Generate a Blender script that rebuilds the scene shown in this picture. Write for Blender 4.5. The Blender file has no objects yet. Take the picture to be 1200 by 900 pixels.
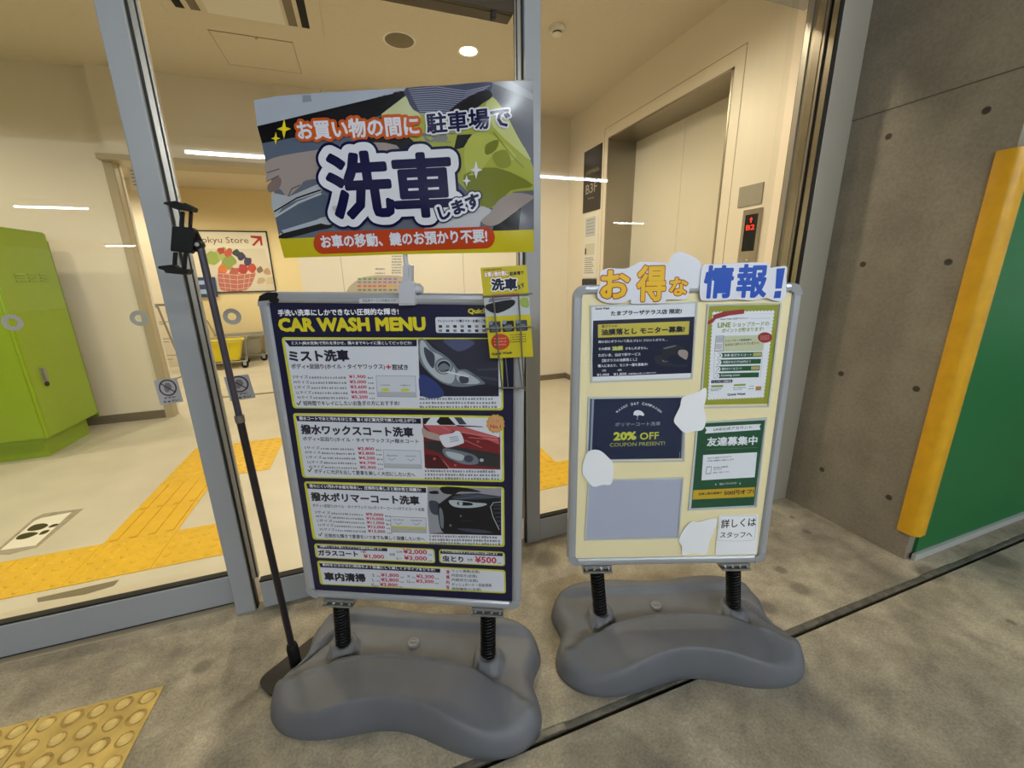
import bpy, bmesh, math, random
from mathutils import Vector, Matrix
from mathutils.geometry import tessellate_polygon
random.seed(7)
SC = bpy.context.scene
COL = SC.collection
PI = math.pi

# ------------------------------------------------------------------ camera
FPX, PITCH, YAW, ROLL, CAMZ = 475.6, 0.26276512, 0.33921821, -0.01661874, 1.22
_f = Vector((math.sin(YAW)*math.cos(PITCH), math.cos(YAW)*math.cos(PITCH), -math.sin(PITCH)))
_r0 = Vector((math.cos(YAW), -math.sin(YAW), 0)); _u0 = _r0.cross(_f)
CR = _r0*math.cos(ROLL)+_u0*math.sin(ROLL)
CU = _u0*math.cos(ROLL)-_r0*math.sin(ROLL)
CF = _f
CAM = Vector((0, 0, CAMZ))
cd = bpy.data.cameras.new('camera')
cd.sensor_width = 36.0
cd.lens = FPX/1200*36.0
cd.clip_start = 0.02
cam = bpy.data.objects.new('camera', cd)
COL.objects.link(cam)
cam.matrix_world = Matrix(((CR.x, CU.x, -CF.x, 0), (CR.y, CU.y, -CF.y, 0), (CR.z, CU.z, -CF.z, CAMZ), (0, 0, 0, 1)))
SC.camera = cam

# ------------------------------------------------------------------ world, exposure
w = bpy.data.worlds.new('world')
SC.world = w
w.use_nodes = True
w.node_tree.nodes['Background'].inputs[0].default_value = (0.92, 0.96, 1.0, 1)
w.node_tree.nodes['Background'].inputs[1].default_value = 0.40
SC.view_settings.view_transform = 'Standard'
SC.view_settings.look = 'None'
SC.view_settings.exposure = 0.0
SC.view_settings.gamma = 1.0
SC.view_settings.use_curve_mapping = False

TUBE_L = 262.0            # radiance of the garage tubes
TUBE_COL = (0.88, 0.95, 1.0)
DOWN_W = 85.0            # lobby downlights
DOWN_COL = (1.0, 0.85, 0.63)
CORR_W = 120.0            # corridor downlights
CORR_COL = (1.0, 0.88, 0.66)

def lamp(name, loc, energy, col, size=0.05, spot=165, blend=0.5):
    d = bpy.data.lights.new(name, 'SPOT')
    d.energy = energy; d.color = col; d.shadow_soft_size = size
    d.spot_size = math.radians(spot); d.spot_blend = blend
    o = bpy.data.objects.new(name, d); COL.objects.link(o); o.location = loc
    return o

# ------------------------------------------------------------------ helpers: photo point -> place
def ray(p):
    return CR*((p[0]-600)/FPX)-CU*((p[1]-450)/FPX)+CF
def atz(p, z=0.0):
    d = ray(p); return CAM+d*((z-CAMZ)/d.z)
def aty(p, y):
    d = ray(p); return CAM+d*(y/d.y)
def atx(p, x):
    d = ray(p); return CAM+d*(x/d.x)

class Frame:
    """A flat surface in the place: origin, right, up, towards the viewer."""
    def __init__(s, o, u, v):
        s.o = Vector(o); s.u = Vector(u).normalized()
        v = Vector(v); v = v-s.u*v.dot(s.u); s.v = v.normalized()
        s.n = s.u.cross(s.v)
        s.M = Matrix(((s.u.x, s.v.x, s.n.x, s.o.x), (s.u.y, s.v.y, s.n.y, s.o.y), (s.u.z, s.v.z, s.n.z, s.o.z), (0, 0, 0, 1)))
    def off(s, d):
        return Frame(s.o+s.n*d, s.u, s.v)
    def __call__(s, p):
        d = ray(p); t = (s.o-CAM).dot(s.n)/d.dot(s.n); q = CAM+d*t-s.o
        return Vector((q.dot(s.u), q.dot(s.v)))
    def pt(s, u, v, n=0.0):
        return s.o+s.u*u+s.v*v+s.n*n

class Crop:
    """Points read in an enlarged crop of the photograph."""
    def __init__(s, x, y, k): s.x, s.y, s.k = x, y, k
    def __call__(s, *a):
        return [(s.x+p[0]/s.k, s.y+p[1]/s.k) for p in a]
    def h(s, v): return v/s.k
ONE = Crop(0, 0, 1)

def lin(c):
    if isinstance(c, str):
        c = [int(c[i:i+2], 16) for i in (0, 2, 4)]
    return tuple((v/255/12.92 if v/255 <= 0.04045 else ((v/255+0.055)/1.055)**2.4) for v in c)+(1,)

_mats = {}
def mat(name, c, rough=0.5, metal=0.0, noise=0.0, nscale=8.0, bump=0.0, emit=0.0, spec=0.5, coat=0.0):
    if name in _mats: return _mats[name]
    m = bpy.data.materials.new(name); m.use_nodes = True
    nt = m.node_tree; b = nt.nodes['Principled BSDF']
    col = lin(c)
    b.inputs['Base Color'].default_value = col
    b.inputs['Roughness'].default_value = rough
    b.inputs['Metallic'].default_value = metal
    b.inputs['Specular IOR Level'].default_value = spec
    if coat: b.inputs['Coat Weight'].default_value = coat; b.inputs['Coat Roughness'].default_value = 0.05
    if emit:
        b.inputs['Emission Color'].default_value = col
        b.inputs['Emission Strength'].default_value = emit
    if noise or bump:
        tc = nt.nodes.new('ShaderNodeTexCoord')
        nz = nt.nodes.new('ShaderNodeTexNoise'); nz.inputs['Scale'].default_value = nscale
        nz.inputs['Detail'].default_value = 6
        nt.links.new(tc.outputs['Object'], nz.inputs['Vector'])
        if noise:
            cr = nt.nodes.new('ShaderNodeValToRGB')
            cr.color_ramp.elements[0].position = 0.3; cr.color_ramp.elements[1].position = 0.7
            cr.color_ramp.elements[0].color = tuple(v*(1-noise) for v in col[:3])+(1,)
            cr.color_ramp.elements[1].color = tuple(min(1, v*(1+noise)) for v in col[:3])+(1,)
            nt.links.new(nz.outputs['Fac'], cr.inputs['Fac'])
            nt.links.new(cr.outputs['Color'], b.inputs['Base Color'])
        if bump:
            bp = nt.nodes.new('ShaderNodeBump'); bp.inputs['Strength'].default_value = bump
            bp.inputs['Distance'].default_value = 0.01
            nt.links.new(nz.outputs['Fac'], bp.inputs['Height'])
            nt.links.new(bp.outputs['Normal'], b.inputs['Normal'])
    _mats[name] = m
    return m

def concrete(name, base, dark, light, scale, stains=(), bump=0.25, con=1.0):
    """Layered noise concrete; stains = (x, y, z, radius) dirt spots with a shape of their own."""
    m = bpy.data.materials.new(name); m.use_nodes = True
    nt = m.node_tree; L = nt.links; b = nt.nodes['Principled BSDF']
    b.inputs['Roughness'].default_value = 0.75
    tc = nt.nodes.new('ShaderNodeTexCoord')
    def noise(sc, det, dist=0.0):
        n = nt.nodes.new('ShaderNodeTexNoise'); n.inputs['Scale'].default_value = sc; n.inputs['Detail'].default_value = det
        n.inputs['Roughness'].default_value = 0.62
        n.inputs['Distortion'].default_value = dist
        L.new(tc.outputs['Object'], n.inputs['Vector']); return n
    def ramp(n, a, c0, z, c1):
        r = nt.nodes.new('ShaderNodeValToRGB'); e = r.color_ramp.elements
        e[0].position = a; e[0].color = c0; e[1].position = z; e[1].color = c1
        L.new(n.outputs['Fac'], r.inputs['Fac']); return r
    def mix(f, a, c, mode='MIX'):
        x = nt.nodes.new('ShaderNodeMix'); x.data_type = 'RGBA'; x.blend_type = mode
        if isinstance(f, float): x.inputs[0].default_value = f
        else: L.new(f, x.inputs[0])
        L.new(a, x.inputs[6])
        if isinstance(c, tuple): x.inputs[7].default_value = c
        else: L.new(c, x.inputs[7])
        return x.outputs[2]
    n1 = noise(scale, 8, 0.6); n2 = noise(scale*5, 8, 0.2); n3 = noise(scale*85, 7)
    r1 = ramp(n1, 0.32, lin(dark), 0.68, lin(light))
    r2 = ramp(n2, 0.32, (1-0.34*con,)*3+(1,), 0.68, (1+0.24*con,)*3+(1,))
    r3 = ramp(n3, 0.34, (1-0.32*con,)*3+(1,), 0.66, (1+0.22*con,)*3+(1,))
    c = mix(1.0, r1.outputs[0], r2.outputs[0], 'MULTIPLY')
    c = mix(0.8, c, r3.outputs[0], 'MULTIPLY')
    n4 = noise(scale*3.3, 9, 1.2)
    r4 = ramp(n4, 0.60, (0, 0, 0, 1), 0.72, (0.24*con,)*3+(1,))
    c = mix(r4.outputs[0], c, tuple(v*0.5 for v in lin(dark)[:3])+(1,))
    for (x, y, z, rr) in stains:
        d = nt.nodes.new('ShaderNodeVectorMath'); d.operation = 'DISTANCE'
        d.inputs[1].default_value = (x, y, z); L.new(tc.outputs['Object'], d.inputs[0])
        mr = nt.nodes.new('ShaderNodeMapRange'); mr.inputs[1].default_value = rr*0.5; mr.inputs[2].default_value = rr
        mr.inputs[3].default_value = 1.0; mr.inputs[4].default_value = 0.0
        L.new(d.outputs['Value'], mr.inputs[0])
        mu = nt.nodes.new('ShaderNodeMath'); mu.operation = 'MULTIPLY'
        L.new(mr.outputs[0], mu.inputs[0]); L.new(n2.outputs['Fac'], mu.inputs[1])
        c = mix(mu.outputs[0], c, (0.02, 0.017, 0.014, 1))
    L.new(c, b.inputs['Base Color'])
    bp = nt.nodes.new('ShaderNodeBump'); bp.inputs['Strength'].default_value = bump; bp.inputs['Distance'].default_value = 0.01
    L.new(n2.outputs['Fac'], bp.inputs['Height']); L.new(bp.outputs['Normal'], b.inputs['Normal'])
    return m

def glass(name, tint=(0.97, 0.985, 0.975), rough=0.0, ior=1.5):
    m = bpy.data.materials.new(name); m.use_nodes = True
    nt = m.node_tree; nt.nodes.clear()
    o = nt.nodes.new('ShaderNodeOutputMaterial'); mx = nt.nodes.new('ShaderNodeMixShader')
    t = nt.nodes.new('ShaderNodeBsdfTransparent'); g = nt.nodes.new('ShaderNodeBsdfGlossy')
    fr = nt.nodes.new('ShaderNodeFresnel'); fr.inputs['IOR'].default_value = ior
    t.inputs[0].default_value = tint+(1,); g.inputs['Roughness'].default_value = rough
    ge = nt.nodes.new('ShaderNodeNewGeometry'); inv = nt.nodes.new('ShaderNodeMath'); inv.operation = 'SUBTRACT'
    inv.inputs[0].default_value = 1.0; nt.links.new(ge.outputs['Backfacing'], inv.inputs[1])
    mu = nt.nodes.new('ShaderNodeMath'); mu.operation = 'MULTIPLY'
    nt.links.new(fr.outputs[0], mu.inputs[0]); nt.links.new(inv.outputs[0], mu.inputs[1])
    nt.links.new(mu.outputs[0], mx.inputs[0]); nt.links.new(t.outputs[0], mx.inputs[1]); nt.links.new(g.outputs[0], mx.inputs[2])
    nt.links.new(mx.outputs[0], o.inputs[0])
    return m

# ------------------------------------------------------------------ mesh builder
WM = {}
class MB:
    def __init__(s): s.v = []; s.f = []; s.fm = []; s.ms = []
    def mi(s, m):
        if m not in s.ms: s.ms.append(m)
        return s.ms.index(m)
    def add(s, vs, fs, m):
        k = len(s.v); i = s.mi(m)
        s.v += [tuple(v) for v in vs]
        for f in fs: s.f.append([k+a for a in f]); s.fm.append(i)
        return s
    def box(s, lo, hi, m, M=None):
        x0, y0, z0 = lo; x1, y1, z1 = hi
        vs = [Vector(p) for p in ((x0, y0, z0), (x1, y0, z0), (x1, y1, z0), (x0, y1, z0), (x0, y0, z1), (x1, y0, z1), (x1, y1, z1), (x0, y1, z1))]
        if M: vs = [M @ v for v in vs]
        return s.add(vs, [(0, 3, 2, 1), (4, 5, 6, 7), (0, 1, 5, 4), (1, 2, 6, 5), (2, 3, 7, 6), (3, 0, 4, 7)], m)
    def cbox(s, c, d, m, rz=0.0, M=None):
        T = Matrix.Translation(c) @ Matrix.Rotation(rz, 4, 'Z')
        if M: T = M @ T
        return s.box((-d[0]/2, -d[1]/2, -d[2]/2), (d[0]/2, d[1]/2, d[2]/2), m, T)
    def prism(s, pts, z0, z1, m, M=None):
        n = len(pts)
        if sum(pts[i][0]*pts[(i+1) % n][1]-pts[(i+1) % n][0]*pts[i][1] for i in range(n)) < 0: pts = pts[::-1]
        tr = tessellate_polygon([[Vector((p[0], p[1], 0)) for p in pts]])
        vs = [Vector((p[0], p[1], z0)) for p in pts]+[Vector((p[0], p[1], z1)) for p in pts]
        if M: vs = [M @ v for v in vs]
        fs = []
        for t in tr:
            a, b, c = [pts[i] for i in t]
            if (b[0]-a[0])*(c[1]-a[1])-(b[1]-a[1])*(c[0]-a[0]) < 0: t = t[::-1]
            fs.append(tuple(n+i for i in t)); fs.append(tuple(reversed(t)))
        fs += [(i, (i+1) % n, n+(i+1) % n, n+i) for i in range(n)]
        return s.add(vs, fs, m)
    def flat(s, pts, z, m):
        n = len(pts)
        tr = tessellate_polygon([[Vector((p[0], p[1], 0)) for p in pts]])
        fs = []
        for t in tr:
            a, b, c = [pts[i] for i in t]
            if (b[0]-a[0])*(c[1]-a[1])-(b[1]-a[1])*(c[0]-a[0]) < 0: t = t[::-1]
            fs.append(tuple(t))
        return s.add([(p[0], p[1], z) for p in pts], fs, m)
    def tube(s, pts, r, m, n=10, cap=True, M=None):
        pts = [Vector(p) for p in pts]
        rs = r if isinstance(r, (list, tuple)) else [r]*len(pts)
        vs = []; fs = []
        t0 = (pts[1]-pts[0]).normalized()
        a = t0.orthogonal().normalized()
        for i, p in enumerate(pts):
            t = (pts[min(i+1, len(pts)-1)]-pts[max(i-1, 0)]).normalized()
            a = (a-t*a.dot(t)).normalized(); b = t.cross(a)
            vs += [p+(a*math.cos(2*PI*k/n)+b*math.sin(2*PI*k/n))*rs[i] for k in range(n)]
        for i in range(len(pts)-1):
            for k in range(n):
                fs.append((i*n+k, i*n+(k+1) % n, (i+1)*n+(k+1) % n, (i+1)*n+k))
        if cap:
            fs.append(tuple(reversed(range(n)))); fs.append(tuple((len(pts)-1)*n+k for k in range(n)))
        if M: vs = [M @ v for v in vs]
        return s.add(vs, fs, m)
    def lathe(s, prof, m, n=24, M=None):
        vs = []; fs = []
        for (r, z) in prof:
            vs += [Vector((max(r, 1e-4)*math.cos(2*PI*k/n), max(r, 1e-4)*math.sin(2*PI*k/n), z)) for k in range(n)]
        for i in range(len(prof)-1):
            for k in range(n):
                fs.append((i*n+k, i*n+(k+1) % n, (i+1)*n+(k+1) % n, (i+1)*n+k))
        fs.append(tuple(reversed(range(n)))); fs.append(tuple((len(prof)-1)*n+k for k in range(n)))
        if M: vs = [M @ v for v in vs]
        return s.add(vs, fs, m)
    def obj(s, name, M=None, parent=None, smooth=0.0, bevel=0.0, seg=2):
        me = bpy.data.meshes.new(name)
        me.from_pydata(s.v, [], s.f)
        for m in s.ms: me.materials.append(m)
        me.polygons.foreach_set('material_index', s.fm)
        me.update()
        o = bpy.data.objects.new(name, me); COL.objects.link(o)
        M = M or Matrix.Identity(4)
        WM[o] = M
        if parent is not None:
            o.parent = parent
            o.matrix_basis = WM[parent].inverted() @ M
        else:
            o.matrix_basis = M
        if bevel:
            bv = o.modifiers.new('edge', 'BEVEL'); bv.width = bevel; bv.segments = seg; bv.limit_method = 'ANGLE'; bv.angle_limit = math.radians(50)
        if smooth:
            me.polygons.foreach_set('use_smooth', [True]*len(me.polygons))
            me.set_sharp_from_angle(angle=math.radians(smooth))
        return o

def tag(o, label, cat, group=None, kind=None):
    o['label'] = label; o['category'] = cat
    if group: o['group'] = group
    if kind: o['kind'] = kind
    return o
def struct(o, label):
    o['kind'] = 'structure'; o['label'] = label; return o
def empty(name, M):
    o = bpy.data.objects.new(name, None); COL.objects.link(o); o.empty_display_size = 0.05
    o.matrix_basis = M; WM[o] = M
    return o
def copy_thing(o, M):
    def rec(x, par):
        c = x.copy(); COL.objects.link(c)
        if par is None:
            c.matrix_basis = M; WM[c] = M
        else:
            c.parent = par; WM[c] = WM[par] @ c.matrix_basis
        for ch in [q for q in list(x.children)]: rec(ch, c)
        return c
    return rec(o, None)
def T3(x, y, z, rz=0.0):
    return Matrix.Translation((x, y, z)) @ Matrix.Rotation(rz, 4, 'Z')

def smooth_pts(pts, k=5):
    out = []; n = len(pts)
    for i in range(n):
        p0, p1, p2, p3 = [Vector(pts[(i+j-1) % n]) for j in range(4)]
        for q in range(k):
            t = q/k
            out.append(tuple(0.5*((2*p1)+(p2-p0)*t+(2*p0-5*p1+4*p2-p3)*t*t+(3*p1-p0-3*p2+p3)*t**3)))
    return out

# ------------------------------------------------------------------ printing on flat things
_gl = {}
def glyphs(s):
    if s in _gl: return _gl[s]
    cu = bpy.data.curves.new('lettering', 'FONT'); cu.body = s; cu.size = 1.0; cu.resolution_u = 2
    ob = bpy.data.objects.new('lettering', cu); COL.objects.link(ob)
    bpy.context.view_layer.update()
    me = bpy.data.meshes.new_from_object(ob.evaluated_get(bpy.context.evaluated_depsgraph_get()))
    vs = [(v.co.x, v.co.y) for v in me.vertices]; fs = []
    for p in me.polygons:
        f = list(p.vertices)
        if p.normal.z < 0: f.reverse()
        fs.append(f)
    bpy.data.objects.remove(ob); bpy.data.meshes.remove(me); bpy.data.curves.remove(cu)
    cnt = {}
    for f in fs:
        for a, c in zip(f, f[1:]+f[:1]):
            kk = (min(a, c), max(a, c)); cnt[kk] = cnt.get(kk, 0)+1
    _rim[s] = [e for e, n in cnt.items() if n == 1]
    _gl[s] = (vs, fs); return _gl[s]
_rim = {}
def thicken(s, rad, n):
    """Faces that widen lettering s by rad (em): a strip along every outline edge and a round at every outline point."""
    vs, fs = glyphs(s); out = []
    pts = set()
    for a, c in _rim[s]:
        A = Vector(vs[a]); B = Vector(vs[c]); d = B-A
        if d.length < 1e-6: continue
        nn = Vector((-d.y, d.x)).normalized()*rad
        out.append([A-nn, B-nn, B+nn, A+nn]); pts.add(a); pts.add(c)
    for a in pts:
        A = vs[a]; out.append([Vector((A[0]+rad*math.cos(2*PI*k/n), A[1]+rad*math.sin(2*PI*k/n))) for k in range(n)])
    return out

class Print(MB):
    LAYER = 0.00012
    def __init__(s, fr): super().__init__(); s.fr = fr
    def poly(s, pts, m, layer, smooth=0):
        if smooth: pts = smooth_pts(pts, smooth)
        return s.flat([tuple(s.fr(p)) for p in pts], layer*s.LAYER, m)
    def rr(s, q, r, m, layer):
        """Quad with rounded corners; r in metres."""
        q = [s.fr(p) for p in q]; out = []
        for i in range(4):
            p = q[i]; a = (q[i-1]-p).normalized(); b = (q[(i+1) % 4]-p).normalized()
            for k in range(5):
                t = k/4; out.append(tuple(p+a*r*(1-t)**2+b*r*t**2))
        return s.flat(out, layer*s.LAYER, m)
    def disc(s, c, rx, ry, m, layer, n=20):
        return s.poly([(c[0]+rx*math.cos(2*PI*k/n), c[1]+ry*math.sin(2*PI*k/n)) for k in range(n)], m, layer)
    def line(s, pts, wd, m, layer):
        q = [s.fr(p) for p in pts]
        for a, b in zip(q, q[1:]):
            d = (b-a); 
            if d.length < 1e-7: continue
            d.normalize(); n = Vector((-d.y, d.x))*wd/2; e = d*wd*0.3
            s.flat([tuple(a-n-e), tuple(b-n+e), tuple(b+n+e), tuple(a+n-e)], layer*s.LAYER, m)
        return s
    def text(s, t, bl, br, h, m, layer, bold=0.0, outs=(), raw=None):
        """Lettering from bl to br (photo points), h photo pixels tall; outs = (material, radius in em)."""
        vs, fs = glyphs(t)
        if not vs: return s
        x0 = min(v[0] for v in vs)-bold; x1 = max(v[0] for v in vs)+bold
        y0 = min(v[1] for v in vs)-bold; y1 = max(v[1] for v in vs)+bold
        a = s.fr(bl); b = s.fr(br); d = b-a; wd = d.length; ux = d/wd; uy = Vector((-ux.y, ux.x))
        hh = abs((s.fr((bl[0], bl[1]-h))-a).dot(uy))
        kx = wd/(x1-x0); ky = hh/(y1-y0)
        def put(rad, mm, z, n):
            T = lambda p: a+ux*((p[0]-x0)*kx)+uy*((p[1]-y0)*ky)
            s.add([(p.x, p.y, z) for p in map(T, vs)], fs, mm)
            if rad > 0:
                for j, q in enumerate(thicken(t, rad, n)):
                    s.add([(p.x, p.y, z+(1+j % 36)*1.5e-6) for p in map(T, q)], [tuple(range(len(q)))], mm)
        for i, (om, orad) in enumerate(outs):
            put(orad+bold, om, (layer-(len(outs)-i)*0.5)*s.LAYER, 20 if h > 40 else 12 if h > 10 else 8)
        put(bold, m, layer*s.LAYER, 12 if h > 40 else 8 if h > 8 else 6)
        return s
    def grey_lines(s, bl, br, h, m, layer, n=14, seed=1):
        """A line of print too small to read in the photograph: a row of short marks."""
        rnd = random.Random(seed); a = s.fr(bl); b = s.fr(br); d = b-a; ux = d.normalized(); uy = Vector((-ux.y, ux.x))
        hh = abs((s.fr((bl[0], bl[1]-h))-a).dot(uy)); x = 0.0; L = d.length; st = L/n
        while x < L-st*0.4:
            ww = st*rnd.uniform(0.45, 0.85)
            k = hh*rnd.uniform(0.7, 1.0)
            p = a+ux*x
            s.flat([tuple(p), tuple(p+ux*ww), tuple(p+ux*ww+uy*k), tuple(p+uy*k)], layer*s.LAYER, m)
            x += st
        return s

# ------------------------------------------------------------------ materials
M_ALU = mat('painted grey aluminium', (156, 159, 162), 0.38, 0.0, spec=0.5)
M_ALU_IN = mat('anodised bead', (176, 170, 158), 0.3, 0.7)
M_GASKET = mat('black gasket', (22, 20, 18), 0.6)
M_FRAME = mat('satin aluminium frame', (172, 175, 180), 0.32, 0.35)
M_CORNER = mat('grey plastic corner', (150, 152, 155), 0.3)
M_STEEL = mat('stainless steel', (190, 183, 170), 0.2, 1.0)
M_STEELD = mat('brushed stainless', (158, 148, 130), 0.28, 0.75)
M_BLACK = mat('black plastic', (9, 9, 10), 0.6, spec=0.25)
M_BLACKM = mat('black metal', (26, 24, 24), 0.35, 0.3)
M_TAPE = mat('black tape', (8, 8, 9), 0.35)
M_BASE = mat('grey moulded plastic', (97, 99, 104), 0.55, noise=0.10, nscale=7, bump=0.05)
M_PLUG = mat('pale grey plug', (128, 128, 128), 0.5)
M_SPRING = mat('black spring steel', (16, 16, 17), 0.28, 0.6)
M_ZINC = mat('zinc plate', (165, 165, 162), 0.3, 0.8)
M_WALLC = mat('cream lobby wall', (226, 216, 198), 0.35)
M_CEIL = mat('lobby ceiling white', (212, 202, 184), 0.8, noise=0.03, nscale=40)
M_LFLOOR = mat('lobby floor vinyl', (206, 199, 182), 0.4, noise=0.07, nscale=3.5)
M_SKIRT = mat('grey brown skirting', (112, 100, 82), 0.5)
M_JAMB = mat('beige painted steel', (176, 162, 134), 0.4)
M_TILEY = mat('yellow tactile rubber', (224, 180, 44), 0.5, noise=0.06, nscale=14)
M_TILEO = mat('dirty yellow tactile', (190, 162, 86), 0.6, noise=0.22, nscale=16, bump=0.1)
M_GREEN = mat('lime green enamel', (140, 168, 30), 0.35)
M_GREENL = mat('lime green seam', (84, 106, 16), 0.5)
M_YGUARD = mat('yellow corner rubber', (214, 160, 22), 0.42, noise=0.07, nscale=20)
M_PGREEN = mat('green wall paint', (20, 104, 52), 0.4)
M_PRED = mat('red wall paint', (120, 42, 36), 0.45)
M_GREYW = mat('grey white trim', (170, 172, 168), 0.5)
M_COLUMN = mat('pale column paint', (158, 153, 140), 0.5)
M_WHITE = mat('white paper', (222, 224, 232), 0.32)
M_OFF = mat('off white plastic', (225, 222, 212), 0.4)
M_CREAM = mat('cream board', (236, 224, 178), 0.4)
M_GL = glass('door glass', (0.95, 0.965, 0.95))
M_CLEAR = glass('clear acrylic', (0.97, 0.975, 0.985), 0.08, 1.3)
M_LAMP = mat('lamp disc', (255, 236, 200), 0.5, emit=12)
M_TUBE = bpy.data.materials.new('fluorescent tube'); M_TUBE.use_nodes = True
_b = M_TUBE.node_tree.nodes['Principled BSDF']; _b.inputs['Emission Color'].default_value = TUBE_COL+(1,)
_b.inputs['Emission Strength'].default_value = TUBE_L; _b.inputs['Base Color'].default_value = (0.8, 0.8, 0.8, 1)
def ink(name, c, rough=0.32): return mat('ink '+name, c, rough)
K_NAVY = ink('navy', (14, 16, 52)); K_YEL = ink('yellow', (214, 200, 38)); K_WHT = ink('white', (238, 240, 244)); K_BLK = ink('black', (18, 18, 22))
K_RED = ink('red', (176, 36, 58)); K_GRY = ink('grey', (120, 122, 130)); K_LGR = ink('pale grey', (186, 192, 200)); K_ORG = ink('orange', (196, 92, 26))
K_RORG = ink('red orange', (186, 62, 22)); K_DBLUE = ink('deep blue', (4, 4, 62)); K_SKIN = ink('skin', (164, 148, 140)); K_SKIND = ink('skin dark', (112, 98, 92))

# ------------------------------------------------------------------ the setting
def spot_at(px, rr): q = atz(px); return (q.x, q.y, 0.0, rr)
GC = concrete('garage floor concrete', (156, 147, 128), (132, 124, 108), (182, 171, 148), 1.6,
              stains=[spot_at((237, 781), 0.036), spot_at((928, 606), 0.016), spot_at((945, 623), 0.024), spot_at((915, 668), 0.03), spot_at((938, 690), 0.045), spot_at((900, 712), 0.04),
                      spot_at((1185, 729), 0.018), spot_at((640, 655), 0.07), spot_at((330, 712), 0.05), spot_at((1165, 655), 0.09), spot_at((1090, 672), 0.07)])
WC = concrete('fair faced concrete', (136, 128, 113), (126, 118, 104), (148, 139, 122), 0.9, bump=0.12, con=0.5)
GCEIL = concrete('garage ceiling concrete', (120, 118, 112), (110, 108, 102), (132, 130, 124), 0.8)
M_DARKGAP = mat('dark trench', (16, 15, 14), 0.8)
M_RUST = mat('worn steel edge', (112, 108, 98), 0.5, 0.4, noise=0.35, nscale=30, bump=0.2)

b = MB()
b.box((-14, -24, -0.12), (12, 0.733, 0), GC); b.box((-12, 0.768, -0.12), (10, 1.57, 0), GC)
b.box((-12, 0.733, -0.12), (10, 0.768, -0.04), M_DARKGAP)
struct(b.obj('floor'), 'worn grey brown concrete floor of the car park')
b = MB(); b.box((-7, 1.57, -0.12), (2.6, 8.2, 0), M_LFLOOR)
b.box((-7, 1.57, 0), (2.0, 1.66, 0.0015), M_JAMB)
struct(b.obj('floor_lobby'), 'pale lobby floor behind the glass doors')
b = MB(); b.box((-14, -24, 2.75), (12, 1.5, 2.95), GCEIL)
struct(b.obj('ceiling'), 'concrete car park ceiling')

# gutter edge strip in the floor joint
b = MB()
rnd = random.Random(3)
x = -3.0
while x < 5.0:
    x2 = x+rnd.uniform(0.10, 0.22)
    b.box((x, 0.748+rnd.uniform(0, .002), -0.03), (x2, 0.767, -0.002+rnd.uniform(-.004, .001)), M_RUST); x = x2
tag(b.obj('gutter_strip', bevel=0.002), 'worn steel strip set in the dark floor joint in front of the stands', 'gutter')

# concrete wall on the side, with form tie holes and a pour joint
b = MB()
b.box((2.09, 0.85, 0), (6, 1.5, 2.75), WC)
M_HOLE = mat('mortar plug', (66, 60, 50), 0.9); M_HOLER = mat('tie hole rim', (88, 82, 70), 0.9)
for z in (0.245, 0.743, 1.24, 1.742):
    for y in (0.951, 1.237):
        R = Matrix.Translation((2.09, y, z)) @ Matrix.Rotation(-PI/2, 4, 'Y')
        b.lathe([(0.0125, 0.0004), (0.0125, 0.0012), (0.010, 0.0012), (0.0095, 0.0003)], M_HOLER, 16, R)
        b.lathe([(0.0098, 0.0003), (0.0098, 0.0006)], M_HOLE, 16, R)
b.box((2.0885, 0.85, 1.843), (2.0905, 1.5, 1.847), M_HOLER)
struct(b.obj('wall_right'), 'bare concrete wall with round tie holes')
b = MB(); b.box((2.135, 0.838, 0.03), (5.5, 0.86, 2.7), M_PGREEN)
struct(b.obj('wall_painted'), 'green painted column face beside the yellow corner guard')
b = MB(); b.box((2.115, 0.826, 0.0), (5.5, 0.8385, 0.03), M_GREYW)
struct(b.obj('baseboard_green'), 'grey white strip under the green painted face')
# yellow rubber corner guard
def guard_profile():
    o = []; ax, ay = 0.058, 0.058; t = 0.013; r = 0.03
    # outer: wall side (x=0 plane) towards +y, front side (y=0 plane) towards +x
    o += [(0.0, ay), (-t*0.6, ay), (-t, ay-0.008)]
    for k in range(7):
        a = PI+k/6*PI/2
        o.append((-t+r+r*math.cos(a), -t+r+r*math.sin(a)))
    o += [(ax-0.008, -t), (ax, -t*0.6), (ax, 0.0), (0.0, 0.0)]
    return o
b = MB(); b.prism(guard_profile(), 0.125, 1.60, M_YGUARD, Matrix.Translation((2.089, 0.837, 0)))
tag(b.obj('corner_guard', smooth=40), 'tall yellow rubber corner guard on the concrete wall edge', 'corner guard')

# pale column and the steel slot beside the sliding door
def yx(px): return atx((px, 0), 1.912).y
b = MB(); b.box((1.925, 1.39, 0.0), (2.089, yx(948.5)+0.004, 2.75), M_COLUMN)
cm = b.obj('wall_column', bevel=0.004); struct(cm, 'pale painted pier beside the doors')
strips = [(987.8, 986.7, M_GASKET, 0.006), (986.7, 980.0, M_STEEL, 0.010), (980.0, 975.0, M_DARKGAP, 0.0), (975, 971.7, M_STEELD, 0.008), (971.7, 963, M_STEEL, 0.012),
          (963, 957.5, M_STEELD, 0.006), (957.5, 951, M_ALU_IN, 0.014), (951, 948.5, M_GASKET, 0.004)]
jt = empty('trim_jamb', T3(1.925, 1.45, 0)); struct(jt, 'polished steel slot jamb beside the pale pier')
for a, c, m, d in strips:
    b = MB(); b.box((1.914-d, yx(a)+0.0002, 0), (1.926, yx(c)-0.0002, 2.4), m); b.obj('jamb_strip', parent=jt)

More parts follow.
